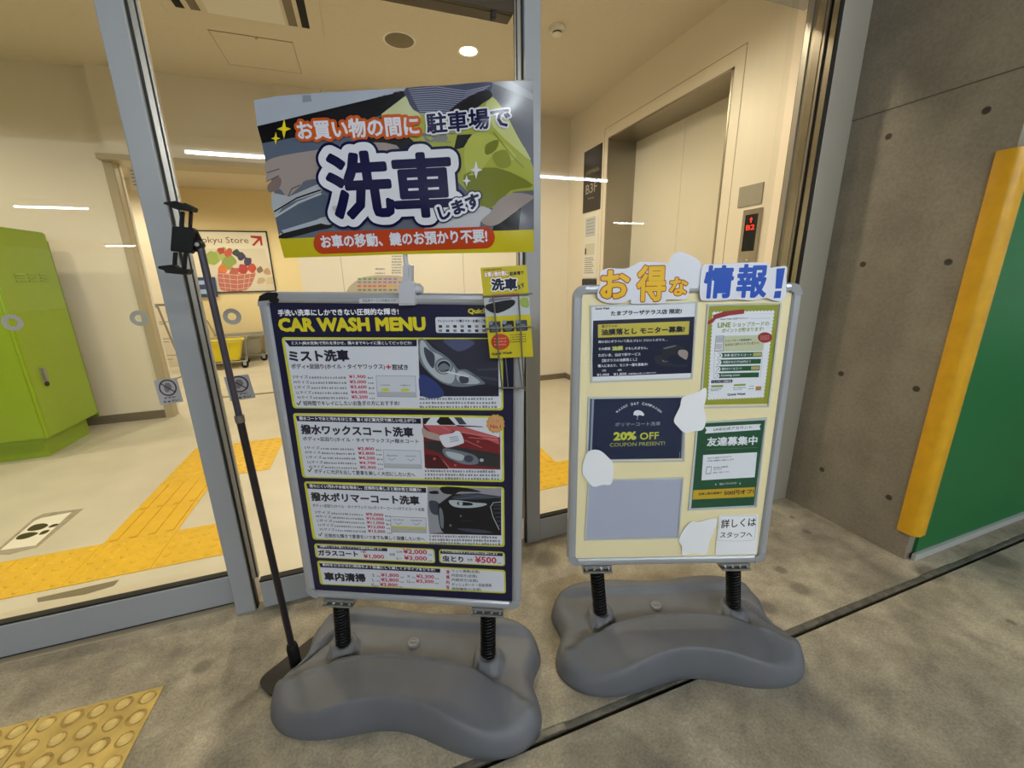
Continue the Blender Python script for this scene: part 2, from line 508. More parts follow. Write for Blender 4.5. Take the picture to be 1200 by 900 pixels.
# ------------------------------------------------------------------ door front
PY = 1.53
def post(name, x0, x1, label, bead):
    e = empty(name, T3((x0+x1)/2, PY, 0)); struct(e, label)
    b = MB(); b.box((x0, PY, 0), (x1, PY+0.11, 2.4), M_ALU); b.obj('post_body', parent=e, bevel=0.003)
    s = 1 if bead > 0 else -1
    xe = x1 if s > 0 else x0
    for k, (w0, w1, m, dy) in enumerate([(0, 0.006, M_GASKET, 0.012), (0.006, 0.019, M_ALU_IN, 0.016), (0.019, 0.0225, M_GASKET, 0.018), (0.0225, 0.027, M_ALU_IN, 0.020)]):
        b = MB(); xs = sorted((xe+s*w0, xe+s*w1)); b.box((xs[0], PY+dy, 0.13 if k else 0.0), (xs[1], PY+0.034, 2.4), m); b.obj('glazing_bead', parent=e)
    return e
post('trim_1', -0.572, -0.510, 'bluish grey aluminium door post beside the black phone pole', 1)
post('trim_2', 0.605, 0.668, 'bluish grey aluminium door post between the two sign stands', -1)

def pane(name, label, x0, x1, y, rail_z0, rail_z1, z1, ry=None, rm=M_ALU):
    e = empty(name, T3((x0+x1)/2, y, 0)); struct(e, label)
    yy = ry if ry is not None else y
    b = MB(); b.box((x0, yy, rail_z0), (x1, yy+0.045, rail_z1), rm); b.obj('bottom_rail', parent=e, bevel=0.004)
    b = MB(); b.box((x0, yy+0.004, rail_z1), (x1, yy+0.03, rail_z1+0.007), M_GASKET); b.obj('gasket', parent=e)
    b = MB(); b.box((x0, y+0.012, rail_z1+0.007), (x1, y+0.020, z1), M_GL); b.obj('pane', parent=e)
    return e
pane('door_1', 'glass sliding door leaf in front of the green locker', -4.0, -0.575, 1.598, 0.006, 0.125, 2.4)
b = MB(); b.box((-4.0, 1.60, 0), (-0.575, 1.64, 0.005), M_GASKET); struct(b.obj('trim_track'), 'black gap under the sliding door')
pane('window_1', 'fixed glass panel between the two door posts', -0.482, 0.577, 1.548, 0.0, 0.112, 2.075, 1.534)
b = MB(); b.box((-0.482, 1.55, 2.075), (0.577, 1.62, 2.4), mat('dark bronze transom', (70, 58, 42), 0.4, 0.4)); b.box((0.50, 1.556, 2.055), (0.515, 1.58, 2.076), M_GASKET)
struct(b.obj('trim_transom', bevel=0.003), 'dark transom above the fixed glass panel')
pane('door_2', 'glass sliding door leaf in front of the lift', 0.668, 1.90, 1.56, 0.0, 0.112, 2.4, 1.535)
b = MB(); b.box((-7, 1.50, 2.4), (2.09, 1.70, 2.78), M_ALU)
struct(b.obj('wall_lintel'), 'grey lintel above the doors')

# ------------------------------------------------------------------ lobby shell
b = MB(); b.box((-7, 1.6, 2.77), (2.7, 4.6, 2.9), M_CEIL); struct(b.obj('ceiling_lobby'), 'cream lobby ceiling')
M_SEAM = mat('panel seam', (150, 136, 108), 0.6)
EX, EY0, EY1, EZ = 2.21, 2.20, 3.55, 2.39
b = MB()
b.box((EX, 1.6, 0), (2.7, EY0, 2.77), M_WALLC); b.box((EX, EY1, 0), (2.7, 4.9, 2.77), M_WALLC); b.box((EX, EY0, EZ), (2.7, EY1, 2.77), M_WALLC)
b.box((EX-0.001, EY0-0.075, 2.476), (EX+0.001, EY1+0.065, 2.48), M_SEAM)
for y in (EY0-0.077, EY1+0.063): b.box((EX-0.001, y-0.002, 0), (EX+0.001, y+0.002, 2.48), M_SEAM)
struct(b.obj('wall_lift'), 'cream lobby wall with the lift opening')
e = empty('door_3', T3(EX, (EY0+EY1)/2, 0)); struct(e, 'stainless lift doorway with two pale closed door panels')
ysm = aty((800, 130), 2.6); ysm = atx((799, 200), 2.5).y
b = MB(); b.box((EX-0.004, EY1-0.012, 0), (2.5, EY1+0.002, EZ), M_STEELD); b.box((EX-0.004, EY0-0.002, 0), (2.5, EY0+0.012, EZ), M_STEELD)
b.box((EX-0.004, EY0-0.002, EZ-0.012), (2.5, EY1+0.002, EZ+0.002), M_STEELD)
b.obj('lift_jamb', parent=e)
M_LDOOR = mat('pale lift door', (218, 211, 192), 0.16)
b = MB(); b.box((2.5, ysm+0.0015, 0.005), (2.53, EY1-0.01, EZ-0.01), M_LDOOR); b.obj('door_panel', parent=e)
b = MB(); b.box((2.5, EY0+0.01, 0.005), (2.53, ysm-0.0015, EZ-0.01), M_LDOOR); b.obj('door_panel', parent=e)
b = MB(); b.box((2.53, EY0, 0), (2.56, EY1, EZ), M_DARKGAP); b.obj('shaft_gap', parent=e)
# back walls and the passage between them
b = MB(); b.box((-0.53, 4.3, 0), (EX, 4.95, 2.77), M_WALLC)
b.box((-0.172, 4.299, 0), (-0.168, 4.301, 2.77), M_SEAM); b.box((1.0, 4.299, 0), (1.004, 4.301, 2.77), M_SEAM)
struct(b.obj('wall_back'), 'cream panelled lobby end wall')
b = MB(); b.box((-0.53, 4.288, 0), (EX, 4.3, 0.062), M_SKIRT); b.box((EX-0.012, EY1+0.06, 0), (EX, 4.3, 0.062), M_SKIRT); b.box((EX-0.012, 1.62, 0), (EX, EY0-0.07, 0.062), M_SKIRT)
struct(b.obj('baseboard_back'), 'grey brown skirting of the lobby')
b = MB(); b.box((-7, 4.42, 0), (-1.77, 4.50, 2.77), M_WALLC); b.box((-1.77, 4.34, 2.15), (-0.53, 4.60, 2.77), M_WALLC)
struct(b.obj('wall_passage'), 'cream lobby wall around the passage')
b = MB(); b.box((-7, 4.408, 0), (-1.83, 4.42, 0.075), M_SKIRT); struct(b.obj('baseboard_passage'), 'grey skirting behind the green locker')
b = MB(); b.box((-7.1, 1.6, 0), (-5.2, 8, 2.77), M_WALLC); struct(b.obj('wall_left'), 'far end wall of the lobby')
e = empty('door_4', T3(-1.2, 4.6, 0)); struct(e, 'beige steel frame of the open passage to the trolley area')
b = MB(); b.box((-1.83, 4.405, 0), (-1.77, 4.425, 2.17), M_JAMB); b.box((-1.77, 4.41, 0), (-1.765, 4.50, 2.15), M_JAMB); b.obj('side_jamb', parent=e, bevel=0.003)
b = MB(); b.box((-1.775, 4.49, 0), (-1.757, 4.515, 2.13), M_OFF); b.obj('door_edge', parent=e)
b = MB(); b.box((-1.83, 4.33, 2.135), (-0.53, 4.60, 2.175), M_JAMB); b.obj('head_jamb', parent=e)
b = MB(); b.box((-1.715, 4.95, 0), (-0.53, 4.985, 0.008), M_STEELD); b.obj('threshold', parent=e)
b = MB(); b.box((-5.2, 7.55, 0), (0.6, 7.75, 2.6), mat('warm corridor wall', (232, 214, 168), 0.6)); struct(b.obj('wall_corridor'), 'warm cream wall of the trolley area')
b = MB(); b.box((-5.2, 4.50, 2.5), (0.6, 7.75, 2.6), M_CEIL); struct(b.obj('ceiling_corridor'), 'low ceiling of the trolley area')
b = MB(); b.box((-5.2, 7.1, 0), (-2.42, 7.55, 2.5), M_WALLC); struct(b.obj('wall_corridor_end'), 'white wall end beside the store sign')
b = MB(); b.box((0.2, 4.95, 0), (0.6, 7.6, 2.6), M_WALLC); struct(b.obj('wall_corridor_side'), 'side wall of the trolley area')

# lamps: downlights of the lobby and the passage
def downlight(x, y, z, W, colr, label, group=None, spot=165):
    e = empty('ceiling_downlight', T3(x, y, z))
    b = MB(); b.lathe([(0.062, 0.0), (0.075, -0.004), (0.078, -0.001), (0.078, 0.0)], M_OFF, 28); b.obj('trim_ring', WM[e], e, smooth=40)
    b = MB(); b.lathe([(0.0, -0.0022), (0.060, -0.0022), (0.060, -0.0002)], M_LAMP, 28); b.obj('lamp_lens', WM[e], e)
    tag(e, label, 'ceiling light', group)
    l = lamp('downlight_beam', (x, y, z-0.02), W, colr, 0.06, spot)
downlight(0.883, 3.32, 2.77, DOWN_W, DOWN_COL, 'glowing round downlight in the lobby ceiling near the round speaker')
downlight(-0.62, 2.05, 2.77, DOWN_W, DOWN_COL, 'glowing round downlight in the lobby ceiling just inside the fixed glass panel')
downlight(1.05, 2.0, 2.77, DOWN_W, DOWN_COL, 'glowing round downlight in the lobby ceiling before the lift doors')
downlight(-2.25, 2.1, 2.77, DOWN_W, DOWN_COL, 'glowing round downlight in the lobby ceiling before the green locker')
downlight(-3.7, 3.3, 2.77, DOWN_W*1.3, DOWN_COL, 'glowing round downlight in the lobby ceiling beyond the green locker')
downlight(-1.05, 5.9, 2.5, CORR_W, CORR_COL, 'glowing round downlight above the yellow tub cart')
downlight(-2.6, 6.1, 2.5, CORR_W, CORR_COL, 'glowing round downlight above the grey wire trolley')

# fluorescent tube fittings of the car park (mirrored in the door glass)
def tube_light(x0, x1, y, label):
    e = empty('tube_light', T3((x0+x1)/2, y, 2.6)); L = (x1-x0)/2
    b = MB(); b.box((-L, -0.05, 0.03), (L, 0.05, 0.16), M_OFF); b.obj('housing', WM[e], e, bevel=0.006)
    b = MB(); b.tube([(-L+0.03, 0, 0), (L-0.03, 0, 0)], 0.016, M_TUBE, 12); b.obj('tube', WM[e], e, smooth=60)
    for s in (-1, 1):
        b = MB(); b.cbox((s*(L-0.02), 0, 0.01), (0.03, 0.04, 0.06), M_OFF); b.obj('lamp_holder', WM[e], e)
    tag(e, label, 'ceiling light', 'car park tube lights')
for i, x0 in enumerate((-1.74, -0.34, 1.06, 2.46)):
    tube_light(x0, x0+1.30, -2.84, 'long fluorescent tube light in the car park ceiling row mirrored by the door glass')
tube_light(-6.0, -4.85, -7.6, 'fluorescent tube light in the deeper car park row mirrored over the green locker')
tube_light(-9.55, -8.55, -18.4, 'fluorescent tube light in the far car park row, smallest in the glass over the locker')
tube_light(6.85, 7.95, -7.5, 'fluorescent tube light in the deeper car park row mirrored over the lift doors')

# ------------------------------------------------------------------ poster stands
F1 = Frame((0.041, 1.0385, 0.284), (0.590, -0.2585, -0.0145), (0.013, -0.0255, 0.9))
F2 = Frame((0.8355, 0.890, 0.304), (0.610, -0.208, -0.004), (0.0275, 0.035, 0.884))
BW, BH1, BH2 = 0.644, 0.900, 0.885

def base_outline(n=120):
    """Plan of the weighted base: four rounded lobes, hollow front, back and sides."""
    pts = []
    for k in range(n):
        a = 2*PI*k/n
        c, s = math.cos(a), math.sin(a)
        # superellipse body
        p = 3.4
        r = (abs(c/0.412)**p+abs(s/(0.222 if s < 0 else 0.205))**p)**(-1/p)
        x, y = r*c, r*s
        # hollows
        if y < 0: y += 0.070*math.exp(-(x/0.19)**2)*min(1, -y/0.12)
        else: y -= 0.030*math.exp(-(x/0.20)**2)*min(1, y/0.12)
        x -= math.copysign(0.042*math.exp(-((y-0.015)/0.075)**2)*min(1, abs(x)/0.3), x)
        pts.append((x, y))
    return pts

def sstep(a, b, x):
    t = max(0, min(1, (x-a)/(b-a))); return t*t*(3-2*t)

def base_height(x, y, slot=1):
    back = -0.010-0.62*x*x                       # rear edge of the front crescent
    front = 0.112-sstep(0.10, 0.36, abs(x))*(0.014+0.34*max(0.0, -y-0.045))
    ridge = front*(1-sstep(back-0.006, back+0.010, y))
    mid = (0.067+0.06*max(0, y))*sstep(back-0.01, back+0.014, y)
    h = max(ridge+mid*0, ridge+mid) if y < back+0.02 else mid
    rb = 0.118+0.10*x*x*0.3                      # front edge of the rear crescent
    h += (0.024)*sstep(rb-0.004, rb+0.018, y)
    for sx in (-0.232, 0.232):                   # raised collars round the sockets
        d = math.hypot(x-sx, y-0.018)
        h = max(h, 0.112*(1-sstep(0.040, 0.054, d)))
        if d < 0.030: h = min(h, 0.106)
    for sx in (slot,):                           # carrying slots beside the rear lobes
        px, py = x*sx, y
        t = max(0.0, min(1.0, ((px-0.300)*0.055+(py-0.075)*(-0.105))/(0.055**2+0.105**2)))
        d = math.hypot(px-0.300-0.055*t, py-0.075+0.105*t)
        h -= 0.045*math.exp(-(d/0.0075)**2)
    return h

def make_base(parent, M, slot=1):
    out = base_outline(168); n = len(out); rings = 46
    b = MB(); vs = []; fs = []
    for j in range(rings+1):
        t = j/rings
        r = 1-(1-t)**1.35 if j else 0.0
        for (x, y) in out:
            px, py = x*r, y*r
            e = max(0.0, (r-0.875)/0.125)
            prof = (1-e**2.6)**0.5 if e < 1 else 0.0
            vs.append((px, py, max(0.004, base_height(px, py, slot)*prof)))
    vs2 = [(x, y, 0.0) for (x, y) in out]
    for j in range(rings):
        for k in range(n):
            q = (k+1) % n
            fs.append((j*n+k, (j+1)*n+k, (j+1)*n+q, j*n+q))
    K = (rings+1)*n
    vs += [(x*0.985, y*0.985, 0.0) for (x, y) in out]
    for k in range(n):
        q = (k+1) % n
        fs.append((rings*n+k, K+k, K+q, rings*n+q))
    fs.append(tuple(K+k for k in reversed(range(n))))
    b.add(vs, fs, M_BASE)
    o = b.obj('base', M, parent)
    me = o.data
    bm = bmesh.new(); bm.from_mesh(me)
    bmesh.ops.remove_doubles(bm, verts=bm.verts, dist=1e-5)
    bmesh.ops.recalc_face_normals(bm, faces=bm.faces)
    bm.to_mesh(me); bm.free()
    me.polygons.foreach_set('use_smooth', [True]*len(me.polygons))
    b = MB(); b.lathe([(0.019, 0.0), (0.019, 0.008), (0.017, 0.011), (0.012, 0.0115), (0.011, 0.0095), (0.0, 0.0095)], M_PLUG, 24, Matrix.Translation((-0.02, 0.062, 0.0695)))
    b.box((-0.032, 0.060, 0.0795), (-0.008, 0.064, 0.0825), M_PLUG)
    g = b.obj('water_plug', M, o, smooth=35); g['label'] = 'round pale filler plug'
    return o

def make_stand(F, H, name, label, bx, bu, base_yaw, mount):
    C = F.pt(0, 0); E = T3(C.x, C.y, 0, math.atan2(F.u.y, F.u.x))
    e = empty(name, E)
    tag(e, label, 'sign stand', 'two poster stands on weighted bases')
    BM = E @ T3(bx, bu, 0, math.radians(base_yaw))
    make_base(e, BM, -1 if bx < 0 else 1)
    W = BW; rw = 0.026; R = 0.034; dz = 0.022
    # frame rails with a shaped snap profile
    def rail(L, M):
        b = MB(); prof = [(0, -dz), (0.0, -0.004), (0.004, 0.0), (0.012, 0.0018), (0.020, 0.001), (rw-0.001, -0.003), (rw, -0.007), (rw, -dz)]
        n = len(prof); vs = [(0, p[0], p[1]) for p in prof]+[(L, p[0], p[1]) for p in prof]
        fs = [(i, n+i, n+(i+1) % n, (i+1) % n) for i in range(n)]+[tuple(range(n)), tuple(reversed(range(n, 2*n)))]
        b.add(vs, fs, M_FRAME); return b.obj('frame_rail', M, e)
    B = F.M
    def fm(u, v, a): return B @ Matrix.Translation((u, v, 0)) @ Matrix.Rotation(a, 4, 'Z')
    rail(W-2*R, fm(-W/2+R, 0, 0)); rail(W-2*R, fm(W/2-R, H, PI))
    rail(H-2*R, fm(W/2, R, PI/2)); rail(H-2*R, fm(-W/2, H-R, -PI/2))
    for u, v, a in ((-W/2, 0, 0), (W/2, 0, PI/2), (W/2, H, PI), (-W/2, H, -PI/2)):
        b = MB(); pts = [(R, R-0.001), (R, 0)]
        pts = [(R, 0)]+[(R-R*math.sin(k/8*PI/2), R-R*math.cos(k/8*PI/2)) for k in range(1, 9)]+[(rw, R), (rw, rw), (R, rw)]
        b.prism(pts, -dz, 0.0022, M_CORNER); b.obj('frame_corner', fm(u, v, a), e, bevel=0.0025)
    b = MB(); b.box((-W/2+0.02, 0.02, -dz+0.002), (W/2-0.02, H-0.02, -0.008), mount); b.obj('back_panel', B, e)
    # brackets and springs
    for i, s in enumerate((-1, 1)):
        u = s*0.225
        b = MB(); b.box((u-0.047, -0.010, -0.026), (u+0.047, 0.0, 0.004), M_ZINC); b.box((u-0.047, -0.020, -0.030), (u+0.047, -0.014, 0.012), M_ZINC)
        b.box((u-0.044, -0.014, -0.024), (u+0.044, -0.010, 0.0), M_BLACKM)
        br = b.obj('foot_bracket', B, e, bevel=0.0015)
        b = MB()
        for q in (-0.036, -0.012, 0.012, 0.036): b.lathe([(0.0045, -0.002), (0.0045, 0.004), (0.003, 0.006)], M_ZINC, 8, Matrix.Translation((u+q, -0.010, 0.006)) @ Matrix.Rotation(-PI/2, 4, 'X'))
        b.obj('bolt', B, br)
        top = F.pt(u, -0.018, -0.010); bot = BM @ Vector((s*0.232, 0.018, 0.098))
        ax = (top-bot); Lz = ax.length; Q = ax.to_track_quat('Z', 'Y').to_matrix().to_4x4(); SM = Matrix.Translation(bot) @ Q
        b = MB(); b.lathe([(0.0175, 0), (0.0175, Lz)], M_BLACK, 16)
        tn = 15; pts = [(0.0195*math.cos(2*PI*k/12), 0.0195*math.sin(2*PI*k/12), k/(12*tn)*Lz) for k in range(12*tn+1)]
        b.tube(pts, 0.0042, M_SPRING, 7); b.obj('spring_leg', SM, e, smooth=60)
    return e

ST1 = make_stand(F1, BH1, 'poster_stand', 'aluminium poster stand with the dark blue car wash price menu on a grey water base', -0.012, -0.006, -2.0, M_BLACKM)
ST2 = make_stand(F2, BH2, 'poster_stand', 'aluminium poster stand with a cream board of flyers on a grey water base', 0.030, 0.008, 1.5, M_CREAM)

# cream board sheet held in the second frame
b = MB(); b.box((-BW/2+0.026, 0.026, -0.0078), (BW/2-0.026, BH2-0.026, -0.0055), M_CREAM)
tag(b.obj('board_sheet', F2.M), 'pale cream backing sheet filling the frame of the flyer stand', 'board sheet')

# ------------------------------------------------------------------ things of the lobby
# green steel locker
e = empty('steel_locker', T3(-2.6, 3.95, 0))
b = MB(); b.box((-3.2, 3.62, 0.155), (-2.2, 4.20, 1.58), M_GREEN); b.obj('body', parent=e, bevel=0.006)
b = MB(); b.box((-3.16, 3.69, 0), (-2.27, 4.18, 0.155), M_GREEN); b.obj('plinth', parent=e, bevel=0.003)
b = MB(); b.box((-3.2, 4.205, 0.12), (-2.205, 4.232, 1.52), M_GREENL); b.obj('rear_box', parent=e, bevel=0.004)
b = MB(); b.box((-2.2005, 3.632, 0.17), (-2.192, 4.195, 1.568), M_GREEN)
for j in range(3):
    y0 = 3.775+j*0.115
    for k in range(3):
        z = 1.285-k*0.022
        b.add([Vector(p) for p in ((-2.192, y0, z), (-2.192, y0+0.08, z), (-2.1835, y0+0.08, z-0.011), (-2.1835, y0, z-0.011), (-2.192, y0, z-0.0125), (-2.192, y0+0.08, z-0.0125))],
              [(0, 1, 2, 3), (3, 2, 5, 4), (0, 3, 4), (1, 5, 2)], M_GREEN)
d = b.obj('door', parent=e)
b = MB(); b.box((-2.192, 3.722, 0.52), (-2.186, 3.762, 0.645), M_ZINC); b.box((-2.187, 3.728, 0.55), (-2.172, 3.756, 0.64), M_ZINC); b.lathe([(0.017, 0), (0.017, 0.008), (0.012, 0.009)], M_BLACKM, 16, Matrix.Translation((-2.187, 3.742, 0.525)) @ Matrix.Rotation(PI/2, 4, 'Y'))
b.obj('latch', parent=d, bevel=0.002)
b = MB(); b.box((-3.19, 3.612, 0.17), (-2.215, 3.62, 1.568), M_GREEN); dd = b.obj('door', parent=e)
b = MB(); b.box((-2.62, 3.60, 0.72), (-2.53, 3.613, 0.93), M_BLACK); b.obj('handle', parent=dd, bevel=0.01)
tag(e, 'lime green steel locker with slotted vents and a chrome latch', 'locker')

# tactile paving blocks
def dot_tile(m, dirt=None, top=None):
    b = MB(); b.box((-0.149, -0.149, 0), (0.149, 0.149, 0.003), m)
    rn = random.Random(11)
    if dirt:
        for i in range(5):
            for j in range(5):
                rr_ = rn.uniform(0.021, 0.028); cx, cy = -0.12+i*0.06+rn.uniform(-.002, .002), -0.12+j*0.06+rn.uniform(-.002, .002)
                b.flat([(cx+rr_*rn.uniform(.85, 1.05)*math.cos(2*PI*k/14), cy+rr_*rn.uniform(.85, 1.05)*math.sin(2*PI*k/14)) for k in range(14)], 0.0033, dirt)
    for i in range(5):
        for j in range(5):
            b.lathe([(0.0175, 0.003), (0.0135, 0.0075), (0.0115, 0.0085), (0.0, 0.0086)], top or m, 12, Matrix.Translation((-0.12+i*0.06, -0.12+j*0.06, 0)))
    return b
def bar_tile(m):
    b = MB(); b.box((-0.149, -0.149, 0), (0.149, 0.149, 0.003), m)
    for i in range(4):
        x = -0.1125+i*0.075
        b.prism([(x-0.0165, -0.14), (x+0.0165, -0.14), (x+0.0165, 0.14), (x-0.0165, 0.14)], 0.003, 0.0075, m)
    return b
dot0 = dot_tile(M_TILEY).obj('tactile_tile', T3(-1.155, 2.106, 0), smooth=25)
bar0 = bar_tile(M_TILEY).obj('tactile_tile', T3(-1.155, 2.406, 0), bevel=0.003)
G_IN = 'yellow tactile tiles on the lobby floor'
tag(dot0, 'yellow dotted tactile tile where the ribbed guide path meets the door row', 'tactile tile', G_IN)
tag(bar0, 'yellow ribbed tactile tile of the guide path, next to the dotted door row', 'tactile tile', G_IN)
def tile(src, x, y, label, rz=0.0): tag(copy_thing(src, T3(x, y, 0, rz)), label, 'tactile tile', G_IN)
tile(bar0, -1.155, 2.706, 'yellow ribbed tactile tile of the guide path, next to the far dotted square')
tile(dot0, -1.755, 2.106, 'yellow dotted tactile tile at the locker end of the door row')
tile(dot0, -1.455, 2.106, 'yellow dotted tactile tile in the door row beside the footprint sticker')
tile(dot0, -0.855, 2.106, 'yellow dotted tactile tile at the door post end of the door row')
tile(dot0, -1.155, 3.006, 'yellow dotted tactile tile at the end of the ribbed guide path')
tile(dot0, -0.855, 3.006, 'yellow dotted tactile tile of the far square, seen through the fixed glass panel')
tile(dot0, -1.155, 3.306, 'yellow dotted tactile tile of the far square, on the locker side away from the doors')
tile(dot0, -0.855, 3.306, 'yellow dotted tactile tile of the far square, deepest behind the fixed glass panel')
tile(dot0, 0.95, 2.106, 'yellow dotted tactile tile beside the door post, between the two stands')
tile(dot0, 1.25, 2.106, 'yellow dotted tactile tile behind the flyer stand')
tile(bar0, 0.95, 2.406, 'yellow ribbed tactile tile leading towards the lift behind the door post')
tile(dot0, 0.65, 2.106, 'yellow dotted tactile tile hidden mostly behind the door post')
out0 = dot_tile(M_TILEO, mat('tile grime', (158, 130, 66), 0.7, noise=0.3, nscale=60), mat('worn dome', (210, 184, 112), 0.5, noise=0.15, nscale=50)).obj('tactile_tile', T3(-0.856, 1.135, 0, math.radians(-1.5)), smooth=25)
def put_out(o, px):
    q = atz(px); return q
q = atz((193, 804)); q2 = atz((46, 842)); a = math.atan2(q.y-q2.y, q.x-q2.x)
ux = Vector((math.cos(a), math.sin(a), 0)); uy = Vector((-math.sin(a), math.cos(a), 0))
c = q-ux*0.15-uy*0.15
out0.matrix_basis = T3(c.x, c.y, 0, a)
tag(out0, 'dirty yellow dotted tactile tile outside on the concrete, the whole one', 'tactile tile', 'worn tactile tiles on the car park floor')
for k, lb in ((1, 'dirty yellow dotted tactile tile outside, adjoining the whole one on its locker side'),):
    c2 = c-ux*0.302*k
    tag(copy_thing(out0, T3(c2.x, c2.y, 0, a)), lb, 'tactile tile', 'worn tactile tiles on the car park floor')

# footprint sticker on the lobby floor
FZ = Frame((0, 0, 0.0006), (1, 0, 0), (0, 1, 0))
b = Print(FZ); k = Crop(0, 600, 6)
b.poly(k((0, 270), (245, 60), (300, 40), (505, 0), (250, 235)), ink('floor sticker', (238, 233, 220)), 0.6)
b.poly(k((-60, 300), (235, 45), (310, 10), (590, -25), (260, 250), (60, 300)), mat('worn sticker rim', (160, 150, 132), 0.6, noise=0.2, nscale=30), 0)
for pts in (((190, 130), (230, 95), (300, 80), (340, 92), (300, 118), (240, 132)), ((112, 190), (140, 160), (220, 142), (268, 148), (230, 170), (160, 192)),
            ((338, 108), (370, 88), (410, 82), (400, 96), (365, 108)), ((272, 160), (300, 135), (345, 125), (340, 140), (305, 156))):
    b.poly(k(*pts), ink('floor brown', (66, 56, 44)), 1.6, 4)
tag(b.obj('floor_sticker', FZ.M), 'white floor sticker with two dark footprints inside the doors', 'sticker')
b = Print(FZ); b.poly(k((260, 605), (840, 475), (800, 520), (600, 580), (265, 635)), ink('tape remnant', (128, 116, 98)), 0)
tag(b.obj('tape_remnant', FZ.M), 'grey tape remnant in front of the yellow tactile row', 'tape')

# ceiling fittings
e = empty('ceiling_speaker', T3(0.404, 3.324, 2.77))
b = MB(); b.lathe([(0.0, -0.006), (0.085, -0.006), (0.092, -0.004), (0.10, -0.003), (0.102, 0.0)], mat('speaker grille', (120, 108, 84), 0.6), 32); b.obj('grille', WM[e], e, smooth=40)
b = MB(); b.lathe([(0.101, -0.0035), (0.108, -0.003), (0.110, 0.0)], M_OFF, 32); b.obj('trim_ring', WM[e], e, smooth=40)
tag(e, 'round grey speaker grille in the lobby ceiling', 'speaker')
e = empty('smoke_detector', T3(1.362, 2.861, 2.77))
b = MB(); b.lathe([(0.052, 0.0), (0.052, -0.018), (0.046, -0.026), (0.036, -0.028)], M_OFF, 28); b.obj('base', WM[e], e, smooth=40)
b = MB(); b.lathe([(0.030, -0.027), (0.030, -0.037)], M_BLACKM, 24); b.obj('vent_ring', WM[e], e)
b = MB(); b.lathe([(0.033, -0.036), (0.033, -0.042), (0.022, -0.048), (0.0, -0.049)], M_OFF, 24); b.obj('cap', WM[e], e, smooth=40)
tag(e, 'white round smoke detector on the lobby ceiling near the lift', 'smoke detector')
e = empty('ceiling_hatch', T3(-0.52, 3.80, 2.77))
b = MB(); b.box((-0.765, 3.572, 2.7675), (-0.283, 4.03, 2.7705), M_CEIL); b.obj('panel', parent=e)
b = MB()
for lo, hi in (((-0.768, 3.569), (-0.28, 3.5725)), ((-0.768, 4.0295), (-0.28, 4.033)), ((-0.768, 3.569), (-0.7645, 4.033)), ((-0.2835, 3.569), (-0.28, 4.033))):
    b.box(lo+(2.7665,), hi+(2.7705,), M_SEAM)
b.obj('edge_trim', parent=e)
b = MB(); b.lathe([(0.008, 0), (0.008, -0.003), (0.0, -0.0035)], M_SEAM, 12, Matrix.Translation((-0.5, 3.585, 2.7675))); b.obj('latch', parent=e)
tag(e, 'square access hatch in the lobby ceiling', 'hatch')
e = empty('air_conditioner', T3(-0.5, 2.95, 2.77))
b = MB(); b.box((-0.93, 2.5, 2.758), (-0.07, 3.42, 2.771), M_CEIL); b.obj('panel', parent=e, bevel=0.004)
b = MB(); b.box((-0.70, 2.70, 2.752), (-0.285, 3.335, 2.759), M_OFF); b.obj('intake_grille', parent=e, bevel=0.003)
for xa, xb, ma in ((-0.785, -0.735, M_SKIRT), (-0.86, -0.815, M_BLACK), (-0.27, -0.22, M_SKIRT), (-0.195, -0.15, M_BLACK)):
    b = MB(); b.box((xa, 2.62, 2.7555), (xb, 3.335, 2.7585), ma); b.obj('air_outlet', parent=e, bevel=0.001)
tag(e, 'ceiling air conditioner panel with long dark outlets', 'air conditioner')

# lift hall signs
FX = Frame((EX, 3.8, 0), (0, -1, 0), (0, 0, 1)).off(0.004)
e = empty('floor_sign', FX.M)
b = MB()
q = [FX(p) for p in ((685, 179), (706, 168), (704, 245), (684, 250))]
u0, u1, v0, v1 = q[0].x, q[1].x, 1.815, 2.38
b.box((u0, v0, -0.003), (u1, v1, 0.003), mat('dark brown sign', (44, 38, 34), 0.4)); b.obj('sign_plate', FX.M, e, bevel=0.001)
FXp = FX.off(0.0034); b = Print(FXp)
def uvp(F, u, v):  # photo point of a surface point
    P = F.pt(u, v)-CAM; z = P.dot(CF); return (600+FPX*P.dot(CR)/z, 450-FPX*P.dot(CU)/z)
wS = u1-u0
def stext(b, F, t, u, v, wd, h, m, layer, bold=0.0):
    A = uvp(F, u, v); B = uvp(F, u+wd, v); T = uvp(F, u, v+h)
    vs, fs = glyphs(t); x0 = min(p[0] for p in vs); x1 = max(p[0] for p in vs); y0 = min(p[1] for p in vs); y1 = max(p[1] for p in vs)
    T = lambda p: (u+(p[0]-x0)/(x1-x0)*wd, v+(p[1]-y0)/(y1-y0)*h)
    b.add([T(p)+(layer*b.LAYER,) for p in vs], fs, m)
    if bold:
        for j, q in enumerate(thicken(t, bold, 8)): b.add([T(p)+(layer*b.LAYER+(1+j % 36)*1.5e-6,) for p in q], [tuple(range(len(q)))], m)
K_SG = ink('sign grey', (168, 160, 148))
stext(b, FXp, 'GATE PLAZA', u0+0.05, 2.16, wS-0.09, 0.032, K_SG, 1)
b.obj('lettering', FXp.M, e); b = Print(FXp)
stext(b, FXp, 'B3F', u0+0.055, 1.985, wS-0.12, 0.085, K_SG, 1, 0.01)
b.obj('lettering', FXp.M, e); b = Print(FXp)
stext(b, FXp, 'Parking', u0+0.10, 1.925, 0.11, 0.022, K_SG, 1)
b.obj('lettering', FXp.M, e)
tag(e, 'dark brown floor sign reading B3F beside the lift', 'sign')
e = empty('notice_board', FX.M)
n0 = FX((684, 300)).x; n1 = n0+0.27
